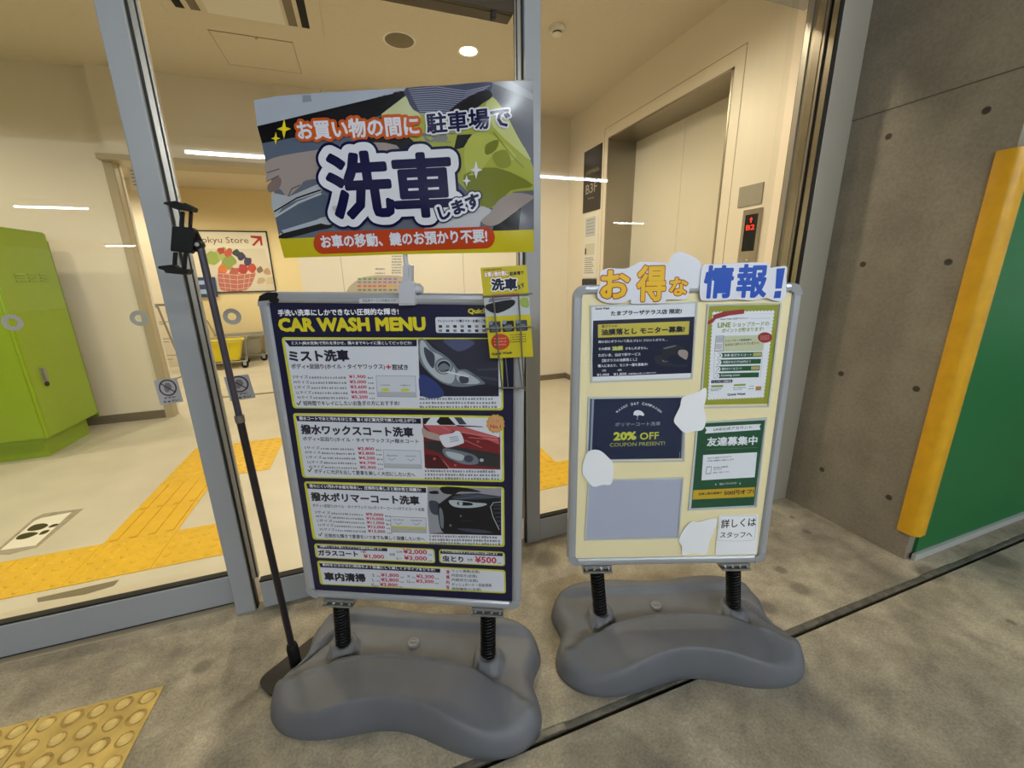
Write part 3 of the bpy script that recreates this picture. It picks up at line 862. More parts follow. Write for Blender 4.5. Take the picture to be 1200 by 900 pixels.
b = MB(); b.box((n0, 1.175, -0.003), (n1, 1.80, 0.004), M_OFF); b.obj('board', FX.M, e, bevel=0.001)
b = MB(); b.box((n0, 1.10, -0.003), (n1, 1.165, 0.012), M_BLACKM); b.obj('tray', FX.M, e)
FXq = FX.off(0.0045); b = Print(FXq)
def rect(b, u, v, wd, h, m, layer): b.flat([(u, v), (u+wd, v), (u+wd, v+h), (u, v+h)], layer*b.LAYER, m)
rect(b, n0+0.03, 1.58, 0.19, 0.18, K_LGR, 1); rect(b, n0+0.03, 1.40, 0.19, 0.11, ink('notice', (206, 200, 186)), 1); rect(b, n0+0.03, 1.41, 0.03, 0.06, K_BLK, 2)
for i in range(8):
    rect(b, n0+0.03, 1.37-i*0.021, 0.17+0.02*math.sin(i*2.1), 0.008, K_GRY, 1)
for i in range(5): rect(b, n0+0.05, 1.73-i*0.03, 0.15, 0.008, ink('notice text', (150, 146, 138)), 2)
b.obj('notice', FXq.M, e)
tag(e, 'white notice board with grey print below the dark floor sign', 'notice board')
def wallbox(name, p, label, cat, m, th=0.006):
    q = [FX(a) for a in p]; x0 = min(a.x for a in q); x1 = max(a.x for a in q); y0 = sum(sorted(a.y for a in q)[:2])/2; y1 = sum(sorted(a.y for a in q)[2:])/2
    return x0, x1, y0, y1
x0, x1, y0, y1 = wallbox('', ((867, 220), (895, 213), (892, 239), (866, 243)), '', '', None)
b = MB(); b.box((x0, y0, -0.004), (x1, y1, 0.003), mat('grey plate', (150, 144, 128), 0.5))
for cx, cy in ((x0+0.012, y0+0.012), (x1-0.012, y0+0.012), (x0+0.012, y1-0.012), (x1-0.012, y1-0.012)): b.lathe([(0.003, 0.003), (0.002, 0.0042)], M_ZINC, 8, Matrix.Translation((cx, cy, 0)))
tag(b.obj('blank_plate', FX.M, bevel=0.001), 'blank grey plate on the wall above the lift indicator', 'wall plate')
x0, x1, y0, y1 = wallbox('', ((872, 247), (890, 243), (886, 306), (866, 306)), '', '', None)
e = empty('lift_indicator', FX.M)
b = MB(); b.box((x0, 1.20, -0.004), (x1, y1, 0.006), M_STEEL); b.obj('face_plate', FX.M, e, bevel=0.002)
g0, g1 = x0+0.022, x1-0.022
b = MB(); b.box((g0, 1.335, 0.005), (g1, y1-0.03, 0.0072), M_BLACK); b.obj('display_window', FX.M, e)
M_LED = mat('red display digits', (255, 44, 20), 0.5, emit=1.3)
FXd = FX.off(0.0074); b = Print(FXd)
stext(b, FXd, 'B2', g0+0.014, 1.455, g1-g0-0.026, 0.028, M_LED, 1, 0.008)
cx = (g0+g1)/2
b.flat([(cx-0.004, 1.495), (cx+0.004, 1.495), (cx+0.004, 1.512), (cx+0.012, 1.512), (cx, 1.526), (cx-0.012, 1.512), (cx-0.004, 1.512)], 0.0001, M_LED)
b.obj('display_digits', FXd.M, e)
b = MB(); b.lathe([(0.016, 0.006), (0.016, 0.010), (0.013, 0.0115), (0.0, 0.0115)], M_ZINC, 20, Matrix.Translation((cx, 1.27, 0))); b.obj('call_button', FX.M, e)
tag(e, 'steel lift indicator with a red display reading B2', 'lift indicator')

# floor guide on the end wall behind the menu stand
FG = Frame((0, 4.3, 0), (1, 0, 0), (0, 0, 1)).off(0.004)
k = Crop(380, 280, 6)
e = empty('floor_guide', FG.M)
b = MB()
arc = [tuple(FG(p)) for p in k((150, 380), (175, 335), (215, 300), (270, 268), (380, 255), (520, 258), (620, 285), (665, 330), (680, 380))]
arc = arc+[(arc[-1][0], arc[-1][1]-0.3), (arc[0][0], arc[0][1]-0.3)]
b.prism(arc, -0.003, 0.006, mat('guide grey', (176, 166, 146), 0.5)); b.obj('guide_plate', FG.M, e)
FGp = FG.off(0.0065); b = Print(FGp); rnd = random.Random(5)
cols = [(80, 150, 90), (196, 90, 70), (150, 110, 160), (206, 150, 70), (120, 112, 104)]
for r_, y in enumerate((275, 298, 325, 352)):
    n = 9
    for i in range(n):
        x = 235+i*36+rnd.uniform(-3, 3)
        if r_ == 0 and i > 7: continue
        cc = cols[(0 if (r_ == 0 and i < 4) else 1 if (r_ == 2 and i < 6) else 3 if (r_ == 2) else 2 if r_ < 2 else 4)]
        b.poly(k((x, y), (x+24, y), (x+24, y+13), (x, y+13)), ink('guide %d %d %d' % cc, cc), 1)
b.obj('guide_print', FGp.M, e)
b = Print(FGp)
for i, y in enumerate((125, 145, 165, 185, 205, 225, 242)): b.grey_lines(k((475, y))[0], k((545, y))[0], 1.4, K_GRY, 0, 9, i)
b.obj('guide_text', FGp.off(-0.006).M, e); b = Print(FGp)
for i, y in enumerate((215, 245)):
    b = Print(FGp); b.grey_lines(k((360, y))[0], k((430, y))[0], 1.6, K_GRY, 0, 7, 20+i); b.obj('guide_text', FGp.off(-0.006).M, e)
tag(e, 'grey round-topped floor guide with small coloured marks on the end wall', 'floor guide')

# store sign and trolleys in the passage
FT = Frame((0, 7.55, 0), (1, 0, 0), (0, 0, 1)).off(0.02)
k = Crop(215, 255, 9.475)
e = empty('store_sign', FT.M)
q = [FT(p) for p in ((229, 270.5), (312.5, 271), (324, 341.5), (250, 343))]
X0, X1, Y1, Y0 = -2.36, (q[1].x+q[2].x)/2, q[1].y, q[2].y
b = MB(); b.box((X0, Y0, -0.02), (X1, Y1, 0.0), mat('sign white', (226, 220, 204), 0.4)); b.obj('sign_panel', FT.M, e)
b = MB()
for lo, hi in (((X0, Y0), (X1, Y0+0.016)), ((X0, Y1-0.016), (X1, Y1)), ((X0, Y0), (X0+0.016, Y1)), ((X1-0.016, Y0), (X1, Y1))): b.box(lo+(-0.02,), hi+(0.012,), M_BLACKM)
b.obj('sign_frame', FT.M, e)
FTp = FT.off(0.0005); b = Print(FTp)
b.text('Tokyu Store', k((135, 300))[0], k((728, 305))[0], 9.5, ink('sign brown', (110, 62, 50)), 1)
KA = ink('sign red', (176, 34, 50))
b.poly(k((745, 200), (865, 205), (880, 310), (860, 310), (845, 250), (785, 315), (760, 305), (825, 235), (745, 222)), KA, 1)
bs = k((385, 600), (480, 620), (740, 620), (800, 605), (775, 700), (720, 790), (600, 825), (470, 815), (400, 780))
b.poly(k((210, 345), (900, 345), (975, 560), (1010, 800), (830, 825), (260, 822), (230, 560)), ink('produce pale', (214, 206, 190)), 1)
def blob(c, r, m, l, j=0.25, n=9, sd=0):
    rn = random.Random(sd); b.poly([(c[0]+r*(1+rn.uniform(-j, j))*math.cos(2*PI*i/n), c[1]+r*(1+rn.uniform(-j, j))*math.sin(2*PI*i/n)) for i in range(n)], m, l, 3)
for i, (x, y, r, c) in enumerate(((330, 450, 80, (150, 168, 84)), (430, 400, 70, (168, 180, 110)), (500, 500, 75, (140, 158, 80)), (420, 370, 40, (176, 70, 60)), (500, 390, 45, (190, 84, 70)),
        (590, 390, 40, (54, 66, 70)), (640, 430, 45, (60, 56, 84)), (710, 490, 50, (74, 66, 96)), (440, 575, 55, (214, 120, 60)), (660, 570, 60, (176, 66, 62)), (760, 560, 50, (190, 80, 60)),
        (560, 600, 50, (180, 90, 80)), (850, 580, 35, (130, 110, 90)), (930, 600, 40, (190, 150, 120)), (960, 700, 45, (206, 190, 160)), (860, 700, 40, (190, 170, 140)))):
    blob(k((x, y))[0], r/9.475, ink('produce %d' % i, c), 2+i*0.25, sd=i)
b.poly(bs, ink('basket pink', (186, 110, 100)), 7, 3)
for i in range(4): b.line(k((390+i*4, 620+i*50), (600, 640+i*52), (795-i*18, 615+i*52)), 0.008, ink('basket rim', (222, 190, 176)), 8)
for x in (440, 510, 600, 680, 740): b.line(k((x, 630), (x*0.8+120, 815)), 0.006, ink('basket rim', (222, 190, 176)), 8)
b.obj('sign_print', FTp.M, e)
tag(e, 'framed store sign with a red arrow and a basket of produce', 'sign')
FB = FT.off(0.034); kb = k
b = MB(); qq = [FB(p) for p in k((125, 665), (345, 660), (380, 880), (175, 885))]
b.prism([tuple(p) for p in qq], -0.02, 0.0, mat('blue board', (36, 56, 110), 0.4))
bp_ = Print(FB.off(0.0006)); 
bb = b.obj('blue_sign', FB.M)
for i, (y0_, y1_) in enumerate(((700, 745), (800, 850))):
    bp_ = Print(FB.off(0.0006)); bp_.poly(k((160+i*10, y0_), (250+i*25, y0_-5), (262+i*25, y1_-5), (172+i*10, y1_)), ink('blue pale', (150, 176, 214)), 0); bp_.obj('printed_panel', FB.off(0.0006).M, bb)
tag(bb, 'small dark blue sign below the store sign, behind the phone pole', 'sign')

M_YTUB = mat('yellow tub plastic', (226, 206, 20), 0.35); M_GTUB = mat('grey tub plastic', (150, 146, 134), 0.4)
def tub(m, L=0.62, W_=0.40, H=0.26):
    b = MB(); t = 0.012
    def ring(sx, sy, z):
        r = 0.05; o = []
        for cx, cy, a0 in ((sx-r, sy-r, 0), (-sx+r, sy-r, PI/2), (-sx+r, -sy+r, PI), (sx-r, -sy+r, 1.5*PI)):
            o += [Vector((cx+r*math.cos(a0+k/4*PI/2), cy+r*math.sin(a0+k/4*PI/2), z)) for k in range(5)]
        return o
    R = [ring(L/2*0.8, W_/2*0.8, 0), ring(L/2, W_/2, H), ring(L/2+0.02, W_/2+0.02, H+0.005), ring(L/2+0.02, W_/2+0.02, H+0.015), ring(L/2-t, W_/2-t, H+0.012), ring(L/2*0.8-t, W_/2*0.8-t, 0.02)]
    n = len(R[0]); vs = [v for r in R for v in r]; fs = []
    for i in range(len(R)-1):
        for k in range(n): fs.append((i*n+k, i*n+(k+1) % n, (i+1)*n+(k+1) % n, (i+1)*n+k))
    fs.append(tuple(reversed(range(n)))); fs.append(tuple(range((len(R)-1)*n, len(R)*n)))
    b.add(vs, fs, m); return b
def tub_cart(M, m, label):
    e = empty('tub_cart', M)
    tub(m).obj('tub', M @ Matrix.Translation((0, 0, 0.115)), e, smooth=40)
    b = MB()
    for s in (-1, 1):
        b.tube([(-0.33, s*0.19, 0.10), (0.33, s*0.19, 0.10)], 0.010, M_ZINC, 8)
        b.tube([(0.33, s*0.19, 0.10), (0.36, s*0.215, 0.40)], 0.008, M_ZINC, 8)
        b.tube([(-0.33, s*0.19, 0.10), (-0.36, s*0.215, 0.40), (-0.42, s*0.215, 0.62)], 0.010, M_ZINC, 8)
    b.tube([(-0.42, -0.215, 0.62), (-0.42, 0.215, 0.62)], 0.012, M_ZINC, 8)
    for x in (-0.33, 0.33): b.tube([(x, -0.19, 0.10), (x, 0.19, 0.10)], 0.010, M_ZINC, 8)
    for s in (-1, 1): b.tube([(-0.36, s*0.215, 0.40), (0.36, s*0.215, 0.40)], 0.007, M_ZINC, 8)
    b.tube([(0.36, -0.215, 0.40), (0.36, 0.215, 0.40)], 0.007, M_ZINC, 8)
    b.obj('frame', M, e, smooth=60)
    for x in (-0.3, 0.3):
        for y in (-0.18, 0.18):
            b = MB(); b.tube([(x, y-0.016, 0.045), (x, y+0.016, 0.045)], 0.045, M_BLACK, 18); wv = b.obj('caster', M, e, smooth=50)
            b = MB(); b.box((x-0.02, y-0.024, 0.04), (x+0.02, y-0.018, 0.095), M_ZINC); b.box((x-0.02, y+0.018, 0.04), (x+0.02, y+0.024, 0.095), M_ZINC); b.box((x-0.025, y-0.024, 0.09), (x+0.025, y+0.024, 0.098), M_ZINC); b.obj('fork', M, wv)
    return tag(e, label, 'cart')
tub_cart(T3(-2.02, 6.74, 0, math.radians(10)), M_YTUB, 'yellow plastic tub cart on black casters below the store sign')
tub_cart(T3(-1.86, 7.26, 0, math.radians(4)), M_GTUB, 'grey plastic tub cart parked behind the yellow one')
# wire trolley seen in the gap beside the door post
M = T3(-2.33, 5.72, 0, math.radians(78))
e = empty('wire_trolley', M)
b = MB()
for i in range(3):
    x = -0.3+i*0.28
    for s in (-1, 1): b.tube([(x+0.15, s*0.2, 0.12), (x, s*0.22, 0.55), (x-0.1, s*0.22, 0.95)], 0.010, M_ZINC, 8)
    b.tube([(x-0.1, -0.22, 0.95), (x-0.1, 0.22, 0.95)], 0.014, M_ZINC, 8)
    for zz in (0.35, 0.55, 0.75): b.tube([(x-0.05, -0.22, zz), (x-0.05, 0.22, zz)], 0.005, M_ZINC, 6)
for s in (-1, 1): b.tube([(-0.35, s*0.2, 0.12), (0.45, s*0.2, 0.12)], 0.010, M_ZINC, 8)
b.obj('frame', M, e, smooth=60)
for x in (-0.3, 0.4):
    for y in (-0.2, 0.2):
        b = MB(); b.tube([(x, y-0.015, 0.06), (x, y+0.015, 0.06)], 0.06, M_BLACK, 16); b.tube([(x, y, 0.06), (x, y, 0.13)], 0.012, M_ZINC, 8); b.obj('caster', M, e, smooth=50)
tag(e, 'chrome wire trolley standing in the passage behind the door post', 'trolley')
q = aty((163, 208), 5.1)
b = MB(); b.box((q.x-0.075, 5.095, q.z-0.11), (q.x+0.075, 5.10, q.z+0.11), M_WHITE)
for i in range(6): b.box((q.x-0.055, 5.094, q.z+0.08-i*0.03), (q.x+0.05-0.02*(i % 2), 5.0952, q.z+0.088-i*0.03), K_GRY)
b.box((q.x-0.02, 5.08, q.z+0.10), (q.x+0.02, 5.105, q.z+0.17), M_BLACKM); b.box((q.x-0.002, 5.09, q.z+0.11), (q.x+0.002, 5.1, 2.5), M_BLACKM)
tag(b.obj('hanging_notice'), 'white paper notice hung in the passage behind the door post', 'notice')

# ------------------------------------------------------------------ car wash menu poster
P1 = F1.off(-0.005)
k2 = Crop(300, 300, 3.5294); k3 = Crop(330, 480, 3.75); k5 = Crop(370, 390, 9)
b = Print(P1)
b.box((-BW/2+0.024, 0.024, -0.0025), (BW/2-0.024, BH1-0.024, 0.0), K_NAVY)
K_INK = ink('text black', (26, 26, 44)); K_PINK = ink('price red', (178, 40, 70)); K_PW = ink('menu white', (206, 210, 220)); K_PY = ink('menu yellow', (196, 196, 60))
def menu_box(q, inset=2.4, left=3.2):
    b.rr(q, 0.010, K_PY, 1)
    (a, c, d, e_) = q
    b.rr([(a[0]+left, a[1]+inset), (c[0]-inset, c[1]+inset), (d[0]-inset, d[1]-inset), (e_[0]+left, e_[1]-inset*0.5)], 0.008, K_PW, 2)
b.text('手洗い洗車にしかできない圧倒的な輝き!', (326.5, 370.5), (467.5, 369), 7.8, K_WHT, 3, 0.03)
b.text('CAR WASH MENU', (327.5, 389), (499.5, 388), 16.5, K_YEL, 3, 0.055)
b.text('Quick Wash', (548.5, 368.5), (594, 368), 7, K_YEL, 3, 0.04)
b.rr([(510, 371.5), (593, 371.5), (594, 390.5), (511, 390)], 0.006, K_PW, 2)
b.text('クレジットカード/電子マネー各種もご利用いただけます', (513, 377.8), (591, 377.8), 3.4, K_INK, 3, 0.03)
for r_, y in enumerate((384, 389)):
    for i in range(9): b.poly([(514+i*8.5, y-3), (518+i*8.5, y-3), (518.3+i*8.5, y), (514.3+i*8.5, y)], [K_INK, K_GRY][(i+r_) % 2], 3)
menu_box([(329.7, 395), (589, 396), (590, 481), (343.5, 478.5)])
menu_box([(343, 484), (590, 487.5), (591, 565), (354.5, 559.8)])
menu_box([(356, 564), (590.8, 570.7), (591.5, 641), (366.8, 632.3)])
menu_box([(368, 636.8), (509.2, 643.2), (510.3, 660), (370, 653.5)], 1.4, 2.4)
menu_box([(514.5, 643.4), (591.5, 646.7), (592, 663.5), (514.8, 659.5)], 1.4, 2.0)
menu_box([(371.3, 656.7), (592.3, 668), (593, 695.5), (375.3, 684.8)], 1.8, 2.8)
def strip(q, t, h):
    b.poly(q, K_NAVY, 3)
    b.text(t, (q[3][0]+2.5, q[3][1]-1.4), (q[2][0]-6, q[2][1]-1.4), h, K_WHT, 4, 0.02)
strip([(333.5, 398.6), (488.5, 398), (488.5, 405.8), (339.5, 406)], 'ミスト(純水洗浄)で汚れを浮かせ、隅々までキレイに落としてピッカピカ!', 4.6)
strip([(346.5, 487.2), (493, 490.4), (493.5, 496.6), (348.5, 493.5)], '撥水コートで水と汚れをはじき、驚くほど高光沢で美しい仕上がり!', 4.2)
strip([(358.8, 566.4), (499.3, 571.8), (499.5, 577.5), (360.5, 572.6)], '落ちにくい汚れや水垢を除去し、圧倒的な美しさと耐水性と保護力!', 4.0)
strip([(371.3, 638.8), (454, 642.4), (454, 646), (372.3, 642.5)], '油膜をしっかり落としてクリアな視界を実現します', 2.3)
strip([(516, 645.2), (589.2, 648.2), (589.2, 651.8), (516, 648.6)], 'しつこい虫汚れをすっきりきれいに落とします', 2.2)
strip([(374, 659.7), (515.9, 666.4), (515.9, 671), (375.5, 664.6)], '車内をピカピカに!気持ちよく快適にして楽しくドライブをどうぞ!', 3.2)
b.text('ミスト洗車', (339.7, 424.3), (410, 423.6), 14, K_INK, 3, 0.05)
b.text('ボディ+足回り(ホイル・タイヤワックス)', (342, 433.2), (451.5, 433.5), 7, K_INK, 3, 0.025)
b.text('+', (452.5, 432.6), (458.5, 432.7), 5.4, K_PINK, 3, 0.03)
b.text('窓拭き', (459.5, 433.6), (478.5, 433.8), 6.8, K_INK, 3, 0.03)
b.text('撥水ワックスコート洗車', (353.5, 508.8), (485, 512.5), 11.6, K_INK, 3, 0.045)
b.text('ボディ+足回り(ホイル・タイヤワックス)+撥水コート', (355.3, 517.2), (491, 520.6), 5.8, K_INK, 3, 0.02)
b.text('撥水ポリマーコート洗車', (365.2, 587), (492, 592), 10.6, K_INK, 3, 0.045)
b.text('ボディ+足回り(ホイル・タイヤワックス)+ポリマーコート+ガラスコート全面', (366.8, 594.8), (497.5, 599.7), 4.6, K_INK, 3, 0.015)
def rows(names, prices, x0s, ys, xe, px0, px1, dy, h, sl):
    for i, (n, p) in enumerate(zip(names, prices)):
        y = ys[i]; x0 = x0s+i*1.25
        b.text(n, (x0, y+dy), (x0+18, y+dy+18*sl), h*0.85, K_INK, 3, 0.01)
        b.grey_lines((x0+19, y+dy+19*sl), (xe+i*0.8, y+dy+(xe-x0)*sl), h*0.55, K_GRY, 3, 14, i+int(ys[0]))
        b.text(p, (px0+i*0.7, y+dy+(px0-x0)*sl), (px1+i*0.6, y+dy+(px1-x0)*sl), h, K_PINK, 3, 0.03)
        b.grey_lines((px1+i*0.6+2, y+dy+(px1-x0)*sl), (px1+i*0.6+9, y+dy+(px1+7-x0)*sl), h*0.5, K_GRY, 3, 3, i)
NS = ['Sサイズ', 'Mサイズ', 'Lサイズ', 'LLサイズ', 'XLサイズ']
rows(NS, ['¥1,900', '¥3,000', '¥3,600', '¥4,000', '¥5,200'], 343.5, [441.5, 447.6, 453.6, 459.6, 465.4], 406, 409.4, 429, 2, 4.6, 0.004)
rows(NS, ['¥2,800', '¥3,800', '¥4,200', '¥4,700', '¥5,900'], 357, [524.2, 529.6, 535.2, 540.9, 546.3], 416, 419.3, 438.8, 2, 4.2, 0.025)
rows(NS, ['¥9,000', '¥10,000', '¥11,000', '¥12,000', '¥13,000'], 369.5, [599.6, 604.5, 609.3, 614.3, 619.5], 426, 428.7, 449.5, 2, 4.0, 0.05)
b.text('✓', (348, 475.3), (354, 475.3), 6, K_INK, 3, 0.02)
b.text('短時間でキレイにしたいお急ぎの方におすすめ!', (356, 475.4), (468.5, 475.4), 5.8, K_INK, 3, 0.02)
b.text('✓', (361, 553.4), (366.5, 553.5), 5.4, K_INK, 3, 0.02)
b.text('ボディに光沢を出して愛車を美しく大切にしたい方へ', (368.7, 554.7), (486.8, 559), 5.2, K_INK, 3, 0.02)
b.text('✓', (373.5, 628.4), (378.5, 628.6), 5, K_INK, 3, 0.02)
b.text('圧倒的な輝きで愛車をいつまでも美しく保護したい方へ', (380.7, 629.8), (498, 634.2), 4.8, K_INK, 3, 0.02)
K_DG = ink('diagram grey', (170, 174, 182)); K_DL = ink('diagram pale', (196, 202, 212)); K_DY = ink('diagram yellow', (190, 184, 110))
def diagram(q, low, bl):
    b.poly(q, K_GRY, 3)
    a, c, d, e_ = q
    b.poly([(a[0]+.5, a[1]+.5), (c[0]-.5, c[1]+.5), (d[0]-.5, d[1]-.5), (e_[0]+.5, e_[1]-.5)], K_DL, 4)
    def mixp(p, r, t): return (p[0]*(1-t)+r[0]*t, p[1]*(1-t)+r[1]*t)
    b.poly([mixp(a, e_, 0.76), mixp(c, d, 0.76), (d[0]-.5, d[1]-.5), (e_[0]+.5, e_[1]-.5)], K_DG, 5)
    if low: b.poly([mixp(a, e_, 0.6), mixp(c, d, 0.6), mixp(c, d, 0.78), mixp(a, e_, 0.78)], K_DY, 5)
    for t in (0.22, 0.72):
        p = mixp(mixp(a, c, t), mixp(e_, d, t), bl)
        if low or bl < 0.6: b.line([(p[0]-4, p[1]-2.5), p, (p[0]+4, p[1]-2.5)], 0.0015, K_GRY, 5)
        else: b.disc(p, 5, 1.8, ink('diagram lime', (196, 196, 50)), 5)
        b.grey_lines((p[0]-6, p[1]-5), (p[0]+7, p[1]-4.7), 1.4, K_GRY, 5, 6, int(p[0]))
diagram([(440.5, 440), (487, 440.5), (488.2, 465.5), (442, 465)], False, 0.66)
diagram([(449, 526.7), (493, 528), (494.5, 549.3), (450, 548)], False, 0.58)
diagram([(457.5, 604.8), (499.3, 606.7), (500, 624.8), (458.2, 623.5)], True, 0.5)
# small prices
b.text('ガラスコート', (373.4, 650.8), (420, 652.4), 6.6, K_INK, 3, 0.05)
b.text('1面', (423, 647.6), (429, 647.8), 2.6, K_INK, 3, 0.01); b.text('¥1,000', (426.5, 654.6), (450.5, 655.6), 5.6, K_PINK, 3, 0.03)
b.text('全面', (456.5, 651), (463, 651.2), 3, K_INK, 3, 0.01); b.text('S~M', (465, 648), (471, 648.3), 3, K_INK, 3, 0.01); b.text('L~', (465, 655.5), (471, 655.8), 3, K_INK, 3, 0.01)
b.text('¥2,000', (472.7, 649.4), (500.7, 650.6), 6.4, K_PINK, 3, 0.03); b.text('¥3,000', (474, 656.8), (500.7, 657.8), 6, K_PINK, 3, 0.03)
b.text('虫とり', (518.5, 658), (543.3, 659.2), 7.2, K_INK, 3, 0.04); b.text('全体', (547.5, 657.4), (554, 657.7), 3.4, K_INK, 3, 0.01); b.text('¥500', (556.7, 659.4), (582, 660.5), 7.8, K_PINK, 3, 0.03)
b.grey_lines((583, 660.4), (588, 660.6), 1.6, K_GRY, 3, 3); b.grey_lines((502, 650.6), (507, 650.8), 1.6, K_GRY, 3, 3); b.grey_lines((502, 657.8), (507, 658), 1.6, K_GRY, 3, 3)
b.text('車内清掃', (380.7, 680.3), (429.2, 682.3), 10, K_INK, 3, 0.05)
for n_, p_, x, y in (('S', '¥1,800', 436.7, 675.6), ('L', '¥2,800', 436.7, 681.2), ('XL', '¥3,800', 435.3, 686.8), ('M', '¥2,300', 478, 677.2), ('LL', '¥3,300', 477.5, 682.8)):
    b.text(n_, (x, y), (x+2.2*len(n_), y+.1), 3.4, K_INK, 3, 0.01); b.grey_lines((x+5.2, y+.2), (x+9, y+.4), 1.8, K_GRY, 3, 2)
    b.text(p_, (x+10, y+.5), (x+31, y+1.4), 4.8, K_PINK, 3, 0.03); b.grey_lines((x+32, y+1.4), (x+37, y+1.6), 1.5, K_GRY, 3, 3)
for i, t in enumerate('清掃内容'): b.text(t, (523, 672.5+i*6), (527, 672.6+i*6), 4.6, K_PINK, 3, 0.03)
for t, y, xe in (('マット清掃(全面)', 671.0, 562), ('内窓拭き(全面)', 676.2, 559), ('内装拭き(全面)', 681.4, 560), ('ダッシュボード・収納清掃', 686.8, 576), ('掃除機掛け(全面)', 692.0, 564)):
    b.text(t, (529.5, y), (xe, y+1.2), 4, K_INK, 3, 0.01)
for yy, x0, x1, sl in (((468.6, 473.3, 478), 492, 583, 0.001), ((553, 557.3, 561.5), 498, 586, 0.02), ((629.3, 633.4, 637.4), 503.5, 587, 0.035)):
    for i, y in enumerate(yy): b.grey_lines((x0, y), (x1-(4 if i == 0 else 0), y+(x1-x0)*sl*0.6), 2.8, K_GRY, 3, 26, int(y))
# picture one: a headlamp on a dark car
D1, D2, D3, D4 = ink('photo blue black', (26, 28, 46)), ink('photo slate', (58, 62, 78)), ink('photo silver', (168, 178, 184)), ink('photo mid', (104, 114, 124))
D5 = ink('photo dark', (14, 16, 24)); kp = Crop(480, 380, 8.185)
b.poly([(490, 397.7), (583.5, 397), (584.5, 464.5), (492, 464.5)], D1, 3)
b.poly(kp((180, 145), (520, 142), (840, 150), (850, 600), (700, 560), (480, 420), (300, 250)), ink('photo bonnet', (40, 42, 60)), 4)
b.poly(kp((330, 150), (560, 145), (620, 190), (480, 260), (380, 210)), ink('photo sheen', (70, 78, 110)), 5, 4)
b.poly(kp((640, 430), (850, 415), (850, 440), (660, 445)), D2, 5); b.poly(kp((560, 480), (850, 520), (850, 545), (600, 500)), D2, 5)
b.poly(kp((100, 480), (260, 560), (330, 690), (120, 690)), ink('photo blue', (44, 58, 112)), 4, 3)
b.poly(kp((95, 150), (150, 150), (230, 230), (330, 290), (420, 370), (470, 430), (560, 440), (720, 560), (660, 580), (520, 600), (400, 590), (290, 550), (170, 450), (90, 330)), D4, 5, 4)
b.poly(kp((105, 165), (140, 165), (200, 250), (300, 300), (400, 380), (440, 460), (410, 560), (330, 555), (230, 490), (150, 400), (105, 290)), D3, 6, 4)
b.poly(kp((140, 220), (180, 240), (240, 300), (230, 420), (180, 370), (145, 290)), D2, 7, 4)
b.disc(kp((330, 400))[0], 11, 10, D4, 7); b.disc(kp((330, 405))[0], 8.5, 8, D3, 8); b.disc(kp((330, 405))[0], 7.6, 6.8, D5, 9); b.poly(kp((270, 420), (330, 370), (390, 420), (330, 440)), D4, 10, 4)
b.poly(kp((470, 450), (560, 470), (680, 560), (520, 570), (450, 520)), D3, 7, 3); b.poly(kp((480, 500), (560, 500), (560, 560), (490, 560)), D2, 8, 3)
b.line(kp((290, 440), (470, 480), (560, 500)), 0.004, K_PW, 9)
# picture two: gloved hand on a red bonnet
R1, R2, R3 = ink('photo red', (112, 28, 36)), ink('photo red light', (176, 84, 88)), ink('photo red dark', (66, 18, 24))
kp = Crop(480, 480, 9.23)
b.poly([(495.3, 488.5), (586, 490), (586.5, 550.3), (497.8, 548)], R1, 3)
b.poly(kp((145, 78), (970, 90), (975, 300), (600, 190), (350, 175), (160, 165)), K_PW, 4); b.poly(kp((330, 80), (420, 80), (500, 165), (330, 165), (290, 130)), D5, 5)
b.poly(kp((480, 82), (560, 84), (620, 160), (540, 160)), D2, 5); b.poly(kp((150, 90), (230, 85), (170, 160), (140, 140)), D5, 5); b.poly(kp((500, 165), (780, 180), (800, 190), (520, 180)), D5, 6)
b.poly(kp((150, 165), (560, 175), (960, 300), (975, 420), (560, 300), (300, 300)), R2, 5); b.poly(kp((420, 215), (760, 290), (975, 380), (975, 470), (600, 400)), R1, 6)
for q in (((560, 245), (960, 300)), ((600, 330), (780, 410)), ((340, 180), (470, 240)), ((640, 300), (960, 330)), ((320, 500), (430, 630))): b.line(kp(*q), 0.0014, ink('photo red glint', (206, 140, 140)), 7)
b.poly(kp((140, 190), (200, 230), (360, 290), (370, 340), (200, 310), (140, 270)), K_SKIN, 7, 3)
b.poly(kp((150, 340), (330, 340), (370, 430), (500, 400), (975, 480), (975, 630), (700, 600), (450, 560), (330, 470), (180, 420)), ink('photo grey black', (40, 42, 46)), 6)
b.poly(kp((330, 280), (460, 255), (500, 230), (550, 245), (590, 340), (560, 370), (440, 405), (380, 400), (340, 340)), K_PW, 8, 4)
for q in (((430, 300), (520, 290)), ((440, 320), (530, 310)), ((440, 345), (530, 330))): b.line(kp(*q), 0.002, K_GRY, 9)
b.poly(kp((360, 430), (420, 420), (700, 490), (740, 580), (600, 590), (430, 530), (370, 480)), D4, 8, 4); b.poly(kp((400, 450), (580, 490), (560, 550), (430, 510)), D3, 9, 4)
b.disc(kp((640, 530))[0], 5.5, 4.2, D2, 9); b.disc(kp((780, 545))[0], 2.4, 2, D3, 9)
b.poly(kp((160, 480), (330, 500), (420, 640), (180, 636)), R3, 7); b.disc(kp((270, 530))[0], 1.6, 1.6, R2, 8); b.disc(kp((740, 345))[0], 1.6, 1.6, R2, 8); b.disc(kp((495, 600))[0], 1.4, 1.4, R2, 8)
